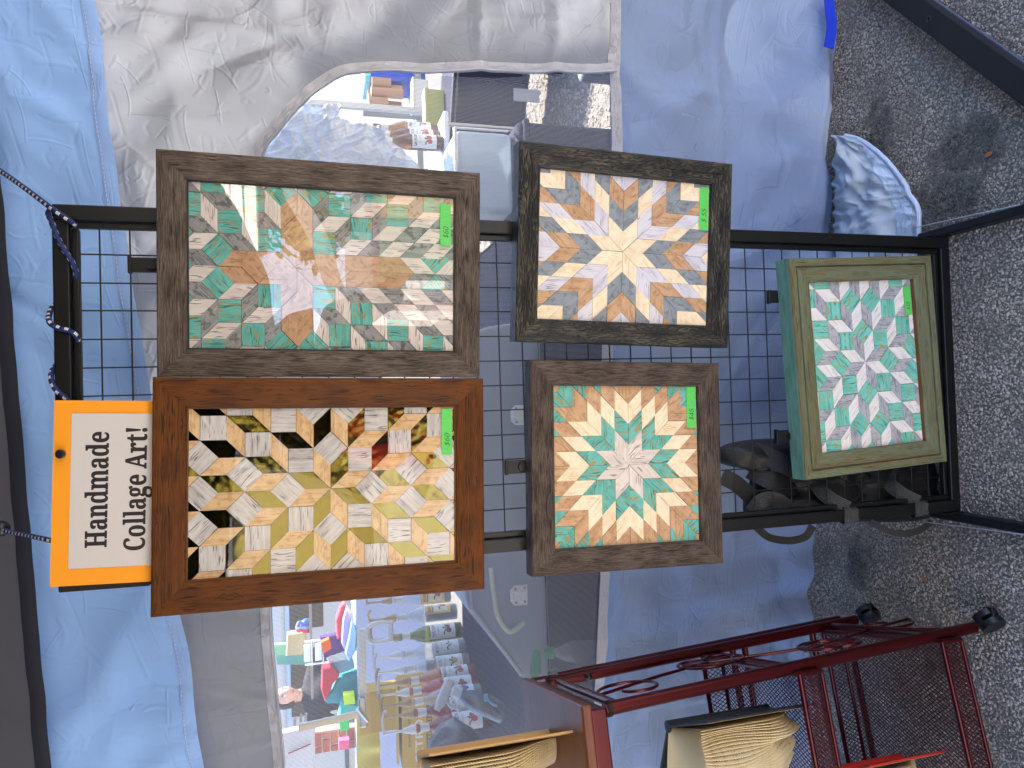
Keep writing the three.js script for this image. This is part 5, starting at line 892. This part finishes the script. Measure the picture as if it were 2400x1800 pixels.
  for (const x of [-1.5, 1.5]) { const wh = mesh('wheel', new THREE.CylinderGeometry(0.34, 0.34, 0.22, 28).rotateX(Math.PI / 2).translate(x, 0.34, 0.86), std(S(24, 24, 24), 0.8), van); mesh('hub', new THREE.CylinderGeometry(0.18, 0.18, 0.03, 20).rotateX(Math.PI / 2).translate(x, 0.34, 0.98), steel, wh); }
  const shop = thing('shop_building', 'cream shop building with dark windows far behind the stalls', 'building', [-9.5, 0, -17]);
  mesh('wall', box(22, 5.5, 4, 0, 2.75, 0), std(S(190, 176, 150), 0.9), shop); mesh('cornice', box(22.2, 0.25, 4.3, 0, 5.55, 0), std(S(150, 130, 104), 0.8), shop);
  for (let k = 0; k < 7; k++) { const f = mesh('window', rbox(1.8, 1.7, 0.08, 0.02, -9 + k * 3, 1.75, 2.02), std(S(120, 106, 86), 0.7), shop); mesh('pane', rbox(1.6, 1.5, 0.02, 0.005, -9 + k * 3, 1.75, 2.062), std(S(26, 30, 36), 0.08), f); }
  // tiny painted toys on a board by the frame
  const cols = [[90, 130, 200], [230, 90, 40], [240, 240, 235], [70, 160, 90], [120, 90, 180], [200, 190, 60]];
  const sb = onZ(718, 1472, far - 0.6); tag(mesh('toy_shelf', rbox(1.1, 0.02, 0.2, 0.004, sb.x, sb.y - 0.035, sb.z), std(S(120, 116, 110), 0.7), null), 'grey shelf board with small coloured toys beyond the mesh', 'shelf');
  for (let k = 0; k < 9; k++) { const q = onZ(660 + k * 14.5, 1466 + rr(-3, 3), far - 0.6), r = rr(0.024, 0.040); const o = thing('small_toy', 'small ' + ['blue', 'orange', 'white', 'green', 'violet', 'yellow', 'pale blue', 'red', 'grey'][k] + ' toy figure standing on the grey shelf board', 'toy', [q.x, sb.y - 0.025, q.z], 0, 'toys on the grey shelf'); const c = k < 6 ? cols[k] : [[150, 190, 226], [210, 60, 50], [150, 150, 150]][k - 6]; mesh('body', lathe([[0, 0], [r, 0], [r * 1.05, r], [r * 0.6, r * 1.8], [0, r * 1.9]], 14), std(S(...c), 0.5), o); mesh('head', new THREE.SphereGeometry(r * 0.72, 12, 10).translate(0, r * 2.3, 0), std(S(...c), 0.5), o); }
}
// ---------------------------------------------------------------- right part of the window: cups, bags, bottles on a white tray
{
  const ty = 0.775, tz = -2.35;
  const t = thing('tray_table', 'white tray table seen on edge through the right part of the window', 'table', [1.02, 0, tz]);
  mesh('table_top', rbox(0.74, 0.028, 0.5, 0.012, 0, ty - 0.014, 0), phys({ color: S(222, 228, 236), roughness: 0.4 }), t);
  for (const sx of [-1, 1]) for (const sz of [-1, 1]) mesh('leg', rod([sx * 0.32, 0, sz * 0.2], [sx * 0.32, ty - 0.02, sz * 0.2], 0.012, 8), steel, t);
  const lab = labelTex('#e9e7e2', FRUIT.straw);
  bottle(985, 322, [0.55, 0.34, 0.16], lab, null, 0.5, 'amber bottle with white label standing nearest the edge of the white tray table', ty);
  bottle(980, 305, [0.60, 0.42, 0.24], lab, null, 0.9, 'amber bottle with white label at the back of the white tray table', ty);
  const btl = bottle(988, 345, [0.5, 0.30, 0.14], lab, null, 0.1, 'amber bottle with white label next to the grey frame corner', ty); btl.position.z += 0.06;
  // crumpled white plastic sheets
  const sheet = (name, label, px, z, amp, c) => { const [a, b, cc, d] = px.map(([x, y]) => onZ(x, y, z)); tag(mesh(name, grid(90, 60, (u, v) => { const p = a.clone().lerp(b, u).lerp(d.clone().lerp(cc, u), v); p.z += amp * (n2(p.x * 5, p.y * 5) + 1.4 * ridge(n2(p.x * 9 + p.y * 5, p.y * 8 - p.x * 2), 3) + 0.5 * ridge(n2(p.x * 22, p.y * 19), 3)); return p; }), phys({ color: S(...c), roughness: 0.5, transmission: 0.3, thickness: 0, side: THREE.DoubleSide }), null), label, 'plastic sheet'); };
  sheet('plastic_sheet', 'crumpled white plastic sheet hanging over the right of the stall', [[690, 262], [885, 300], [1010, 420], [560, 470]], -2.1, 0.022, [206, 210, 214]);
  sheet('plastic_sheet', 'pleated white plastic curtain at the upper edge of the window', [[640, 236], [800, 250], [760, 420], [560, 420]], -2.4, 0.022, [196, 202, 208]);
  // clear tub under the tray
  const p0 = onZ(1185, 520, -1.9), p1 = onZ(1050, 330, -1.9), tub = thing('clear_tub', 'tall clear plastic tub standing right of the storage tub, behind the black frame', 'storage tub', [(p0.x + p1.x) / 2, p0.y, -1.9]);
  const w = Math.abs(p1.x - p0.x), h = Math.abs(p1.y - p0.y), clear = phys({ color: S(206, 216, 222), roughness: 0.5, transmission: 0.6, thickness: 0, side: THREE.DoubleSide });
  mesh('body', rbox(w, h, 0.3, 0.03, 0, h / 2, 0, 4), clear, tub); mesh('rim', [rod([-w / 2, h, 0.16], [w / 2, h, 0.16], 0.008, 8), rod([w / 2, h, 0.16], [w / 2, 0.02, 0.16], 0.006, 8)], whitePlastic, tub);
  const stand = thing('crate_stand', 'dark blue padded crate under the clear tub', 'crate', [(p0.x + p1.x) / 2, 0, -1.9]); mesh('crate', rbox(w * 1.2, p0.y - 0.006, 0.42, 0.03, 0, (p0.y - 0.006) / 2, 0, 3), navy, stand); mesh('lid', rbox(w * 1.24, 0.03, 0.45, 0.012, 0, p0.y - 0.05, 0.0), navy, stand);
  // dark blue wagon with its handle, on the sunlit asphalt
  const q = onZ(1250, 250, -2.75), wag = thing('folding_wagon', 'dark navy folding wagon on the bright asphalt, right of the tray table', 'wagon', [q.x, 0, -2.75], -0.5);
  mesh('body', rbox(0.95, 0.42, 0.5, 0.04, -0.1, 0.42, 0, 3), navy, wag); mesh('rim', [rod([-0.58, 0.64, 0.26], [0.38, 0.64, 0.26], 0.012, 8), rod([0.38, 0.64, 0.26], [0.38, 0.64, -0.26], 0.012, 8)], blackSteel, wag); mesh('handle', [rod([0.38, 0.4, 0], [0.62, 0.86, 0], 0.012, 8), rod([0.62, 0.86, -0.1], [0.62, 0.86, 0.1], 0.014, 8)], blackSteel, wag);
  for (const sx of [-0.45, 0.28]) for (const sz of [-0.24, 0.24]) mesh('wheel', new THREE.CylinderGeometry(0.09, 0.09, 0.05, 20).rotateX(Math.PI / 2).translate(sx, 0.09, sz), blackPlastic, wag);
  const gp = onZ(1240, 215, -2.4); const box1 = thing('grey_card', 'pale grey card standing on the dark wagon', 'card', [gp.x, gp.y - 0.08, -2.45], 0); mesh('card', rbox(0.07, 0.15, 0.01, 0.002, 0, 0.08, 0), std(S(150, 156, 160), 0.7), box1);
  // far counter with stacks of cups
  const cz = -4.2, cp = onZ(962, 220, cz), counter = thing('cup_counter', 'grey steel counter with stacked brown cups in the sunlight', 'counter', [cp.x, 0, cz - 0.1]);
  mesh('table_top', rbox(1.9, 0.05, 0.6, 0.008, -0.2, cp.y - 0.03, 0), std(S(150, 152, 150), 0.5, 0.3), counter); for (const x of [-1.0, 0.6]) mesh('leg', rod([x, 0, 0.2], [x, cp.y - 0.05, 0.2], 0.02, 8), steel, counter);
  mesh('rail', bar(onZ(850, 262, cz + 0.35).sub(counter.position), onZ(985, 272, cz + 0.35).sub(counter.position), 0.05, 0.03, V3(0, 0, 1), 0.004), std(S(130, 132, 126), 0.5), counter);
  const cup = (x, y, z, hgt) => lathe([...Array(Math.round(hgt / 0.012))].flatMap((_, i) => [[0.036, i * 0.012], [0.040, i * 0.012 + 0.009]]).concat([[0, hgt]]), 18).translate(x, y, z);
  let n = 0;
  for (const [ix0, ix1, iys] of [[868, 912, [186, 199, 212]], [862, 905, [228, 242, 256]], [868, 940, [206, 221, 236, 251]]]) for (const iy of iys) { const a = onZ(ix1, iy, cz), b = onZ(ix0, iy, cz), s = thing('cup_stack', ['Tall', 'Second', 'Third', 'Fourth', 'Fifth', 'Sixth', 'Seventh', 'Eighth', 'Ninth', 'Tenth'][n].toLowerCase() + ' stack of brown paper cups counted from the blue crate on the counter', 'cup stack', [a.x, a.y, cz + (n % 3) * 0.06], 0, 'stacks of brown paper cups'); mesh('cups', cup(0, 0, 0, b.y - a.y), std(S(198, 150, 112), 0.8), s); n++; }
  const bc = onZ(930, 185, cz), crate = thing('blue_crate', 'blue plastic crate with a turquoise lid beside the cup stacks', 'crate', [bc.x + 0.08, bc.y - 0.1, cz - 0.05]); mesh('crate', rbox(0.30, 0.42, 0.3, 0.02, 0, 0.1, 0), std(S(40, 80, 190), 0.5), crate); mesh('lid', rbox(0.31, 0.05, 0.32, 0.012, -0.02, 0.33, 0), std(S(120, 196, 206), 0.5), crate);
  for (const [ix, iy, lab2] of [[985, 245, 'upper'], [985, 212, 'lower']]) { const w0 = onZ(ix, iy, -3.6), wb = thing('white_bin', 'small white bin with a hinged lid, ' + lab2 + ' of the two beside the cups', 'bin', [w0.x, w0.y, -3.6]); mesh('bin', rbox(0.12, 0.10, 0.1, 0.01, 0, 0, 0), std(S(220, 218, 210), 0.5), wb); mesh('lid', rbox(0.13, 0.012, 0.11, 0.004, 0, 0.056, 0.01), whitePlastic, wb); }
  const yb = onZ(1020, 285, -2.9), yc = thing('yellow_box', 'pale yellow box behind the tip of the white tray table', 'box', [yb.x + 0.05, yb.y, -2.9]); mesh('box', rbox(0.24, 0.1, 0.12, 0.004), std(S(206, 200, 110), 0.7), yc); mesh('flap', rbox(0.24, 0.02, 0.1, 0.002, 0, 0.06, 0.02), std(S(214, 208, 126), 0.7), yc);
  // the next stall's pole and slanting brace, whose soft shadows fall on the tent wall from outside
  const pole = thing('canopy_pole', 'pale square canopy pole with a slanting brace standing just outside the tent wall', 'canopy pole');
  mesh('brace', bar([1.55, 1.95, -0.82], [0.35, 2.55, -0.72], 0.05, 0.03), std(S(200, 200, 200), 0.4, 0.4), pole);
  mesh('pole', bar([1.62, 0, -0.85], [1.62, 2.9, -0.85], 0.04, 0.04), std(S(200, 200, 200), 0.4, 0.4), pole);
}
{ // added unseen crates and bag outside, there to cast shadow blotches on the skirt
  const st = thing('shadow_crates', 'two added crates outside, unseen, casting shadow on the tent wall skirt', 'crate', [1.12, 0, -0.72], 0.3), m = std(S(150, 150, 150), 0.6);
  mesh('crate', rbox(0.42, 0.30, 0.34, 0.02, 0, 0.16, 0), m, st); mesh('crate', rbox(0.34, 0.26, 0.30, 0.02, 0.06, 0.45, 0.01), m, st); mesh('handle', tube([[-0.06, 0.58, 0.1], [0.0, 0.66, 0.1], [0.1, 0.66, 0.1], [0.16, 0.58, 0.1]], 0.012, 24, 8), m, st);
  const ds = thing('shadow_bag', 'added grey bag outside, unseen, casting shadow on the tent wall skirt', 'bag', [0.72, 0, -0.66]); mesh('body', new THREE.SphereGeometry(1, 28, 18).scale(0.17, 0.13, 0.11).translate(0, 0.125, 0), std(S(90, 92, 98), 0.8), ds); mesh('handle', tube([[-0.08, 0.23, 0], [-0.04, 0.33, 0], [0.04, 0.33, 0], [0.08, 0.23, 0]], 0.01, 24, 8), std(S(60, 60, 66), 0.8), ds);
}
{ // the next stall's unseen roof, shaped to shade its table and the left part of our wall
  const r = thing('stall_canopy', 'unseen grey canopy roof over the neighbouring stall, shaped to keep sun off the mesh window', 'canopy'), cl = std(S(120, 122, 130), 0.95, 0, { side: THREE.DoubleSide });
  mesh('roof_panel', grid(30, 24, (u, v) => { const z = mix(-1.03, -3.3, v); return V3(mix(-3.0, mix(1.43, 2.02, clamp((-1.03 - z) / 0.47)), u), 2.82 + 0.3 * Math.sin(Math.PI * v) * sstep(0, 0.5, v), z); }), cl, r);  // right edge slanted to keep sun off the window but on the wall
  mesh('roof_panel', grid(20, 4, (u, v) => V3(mix(-3.0, 0.45, u), 2.80 + 0.02 * Math.sin(Math.PI * v), mix(-0.55, -1.03, v))), cl, r);
  mesh('edge_valance', grid(40, 4, (u, v) => V3(mix(-3.0, 1.9, u), 2.82 - 0.26 * v, -3.3)), cl, r);
  for (const x of [-2.95, 1.86]) mesh('leg', bar([x, 0, -3.28], [x, 2.8, -3.28], 0.035, 0.035), std(S(210, 210, 206), 0.4, 0.3), r);
}

// ---------------------------------------------------------------- behind the camera: the person taking the picture and the sunlit side of the street, which the glass reflects
person('person in dark clothes holding up a phone in front of the display', [-0.03, 0, 1.72], Math.PI, { skin: [190, 140, 116], top: [38, 40, 48], hair: [50, 40, 34], leg: [44, 48, 62], height: 1.72, nod: 0.15, elbow: (s) => [s * 0.27, 1.16, 0.12], wrist: (s) => [s * 0.10, 1.36, 0.30] });
tag(mesh('added_hat', lathe([[0, 1.735], [0.06, 1.732], [0.092, 1.70], [0.098, 1.645], [0.15, 1.60], [0.20, 1.54], [0.222, 1.455], [0.218, 1.452], [0.19, 1.525], [0.14, 1.585], [0.09, 1.632], [0.088, 1.69], [0, 1.725]], 40).translate(-0.03, 0, 1.70), std(S(40, 40, 46), 0.9, 0, { side: THREE.DoubleSide }), null), 'dark floppy hat added to widen the reflected silhouette of the person holding the phone', 'hat');  // hat added to widen the dark silhouette reflected in the glass
{ const ph = thing('phone', 'black phone held up on its side by the person', 'phone', [-0.03, 1.42, 1.345]); mesh('body', rbox(0.075, 0.16, 0.009, 0.004, 0, 0, 0.012), blackPlastic, ph); mesh('screen', rbox(0.068, 0.15, 0.001, 0.0004, 0, 0, 0.0172), std(S(20, 22, 26), 0.1), ph); }
{
  const white = std(S(236, 232, 222), 0.8, 0, { side: THREE.DoubleSide });
  const stall = (x, z, label) => { // white peaked market tent
    const t = thing('market_tent', label, 'market tent', [x, 0, z], 0, 'white market tents across the street'), c = [[-1.5, -1.5], [1.5, -1.5], [1.5, 1.5], [-1.5, 1.5]];
    for (let k = 0; k < 4; k++) { const a = c[k], b = c[(k + 1) % 4]; mesh('roof_panel', grid(10, 10, (u, v) => V3(mix(mix(a[0], b[0], u), 0, v), 2.15 + 0.95 * v - 0.12 * Math.sin(Math.PI * v), mix(mix(a[1], b[1], u), 0, v))), white, t); mesh('leg', bar([a[0], 0, a[1]], [a[0], 2.15, a[1]], 0.04, 0.04), steel, t); mesh('edge_valance', grid(16, 2, (u, v) => V3(mix(a[0], b[0], u), 2.15 - 0.24 * v, mix(a[1], b[1], u))), white, t); }
    mesh('side_curtain', grid(20, 20, (u, v) => V3(1.5 - 0.9 * v * v + 0.04 * Math.sin(v * 30) * 0.2, 2.1 * (1 - v), mix(-1.5, 1.5, u))), white, t);
    return t;
  };
  stall(-2.2, 9.5, 'white peaked market tent across the street, left in the reflection');
  stall(5.0, 8.8, 'white peaked market tent across the street, to the right of the awning');
  stall(8.6, 9.4, 'white peaked market tent at the far right across the street');
  // awning of ribbed cream metal across the near side of the street
  const aw = thing('metal_awning', 'ribbed cream metal awning on posts across the street', 'awning');
  for (let k = 0; k < 6; k++) mesh('slat', rbox(5, 0.135, 0.02, 0.004).rotateX(0.75).translate(3.25, 1.98 + k * 0.115, 5.0 + k * 0.115), std(S(238, 228, 196), 0.55), aw);
  mesh('beam', rbox(5, 0.05, 0.2, 0.01, 3.25, 1.905, 5.12), std(S(150, 92, 78), 0.6), aw);
  for (const x of [2.6, 5.7]) mesh('post', bar([x, 0, 5.12], [x, 2.6, 5.12], 0.09, 0.09), std(S(220, 214, 196), 0.5), aw);
  // broad leafy tree
  const tree = thing('street_tree', 'yellow green leafy street tree beyond the market tents', 'tree', [2.1, 0, 13]);
  mesh('trunk', tube([[0, 0, 0], [0.06, 1.0, 0], [-0.04, 1.8, 0.05], [0.1, 2.6, 0]], 0.16, 20, 10), std(S(96, 78, 60), 0.95), tree);
  const leaf = new THREE.PlaneGeometry(0.16, 0.09), lv = new THREE.InstancedMesh(leaf, phys({ color: S(128, 134, 58), roughness: 0.8, transmission: 0.35, thickness: 0, side: THREE.DoubleSide }), 5200), m = new THREE.Matrix4(), q = new THREE.Quaternion();
  const clumps = [...Array(34)].map(() => V3(rr(-0.35, 1.3), rr(1.3, 3.4), rr(-0.8, 0.8)));
  for (let i = 0; i < 5200; i++) { const c = clumps[i % 34]; q.setFromEuler(new THREE.Euler(rr(0, 6), rr(0, 6), rr(0, 6))); m.compose(V3(c.x + rr(-1, 1) * rr(0, 0.6), c.y + rr(-1, 1) * rr(0, 0.5), c.z + rr(-1, 1) * rr(0, 0.6)), q, V3(1, 1, 1)); lv.setMatrixAt(i, m); }
  lv.name = 'crown'; lv.castShadow = true; lv.userData.kind = 'stuff'; tree.add(lv);
  const guy = thing('white_canvas', 'slanting white canvas flap stretched across the street', 'canvas'); mesh('cloth', grid(30, 6, (u, v) => V3(mix(0.36, 1.75, u), mix(1.34, 1.92, u) - (0.16 + 0.06 * u) * v + 0.02 * Math.sin(u * 12), 5.4 + 0.1 * v)), white, guy); mesh('pole', rod([0.36, 0, 5.4], [0.36, 1.36, 5.4], 0.02, 8), steel, guy);
  const goods = [[S(200, 40, 40), 0.5], [S(232, 226, 214), 0.8], [S(60, 90, 60), 0.4], [S(190, 150, 90), 0.45], [S(120, 60, 50), 0.6], [S(230, 190, 200), 0.4]];
  goods.forEach(([c, h], k) => { const g = thing('market_stand', ['red', 'white', 'green', 'tan', 'brown', 'pink'][k] + ' draped market stand across the street', 'market stand', [-0.3 + k * 0.55, 0, 5.2 + (k % 2) * 0.5]); mesh('drape', rbox(0.48, 0.75 + h * 0.5, 0.5, 0.03, 0, (0.75 + h * 0.5) / 2, 0), std(c, 0.8), g); mesh('goods', [...Array(5)].map((_, j) => new THREE.SphereGeometry(0.05, 10, 8).translate(-0.18 + j * 0.09, 0.78 + h * 0.5, rr(-0.15, 0.15))), std(S(rr(70, 150), rr(60, 120), rr(50, 110)), 0.7), g); });
  const b = thing('street_building', 'long cream street building with dark windows facing the market', 'building', [-14, 0, 15]); mesh('wall', box(26, 9, 5, 0, 3.5, 0), std(S(214, 196, 160), 0.9), b);
  for (let k = 0; k < 6; k++) { const f = mesh('window', rbox(1.4, 1.8, 0.1, 0.02, -7.5 + k * 3, 4.2, -2.52), std(S(230, 224, 210), 0.7), b); mesh('pane', rbox(1.2, 1.6, 0.03, 0.005, -7.5 + k * 3, 4.2, -2.57), std(S(30, 36, 44), 0.08), f); }
}
{ const b = thing('street_building', 'pale brick coloured street building at the right, facing the market', 'building', [19, 0, 16]); mesh('wall', box(28, 8, 5, 0, 4, 0), std(S(206, 180, 150), 0.9), b);
  for (let k = 0; k < 8; k++) { const f = mesh('window', rbox(1.4, 1.8, 0.1, 0.02, -12 + k * 3.3, 4.6, -2.52), std(S(230, 224, 210), 0.7), b); mesh('pane', rbox(1.2, 1.6, 0.03, 0.005, -12 + k * 3.3, 4.6, -2.57), std(S(30, 36, 44), 0.08), f); } }
renderer.render(scene, camera);
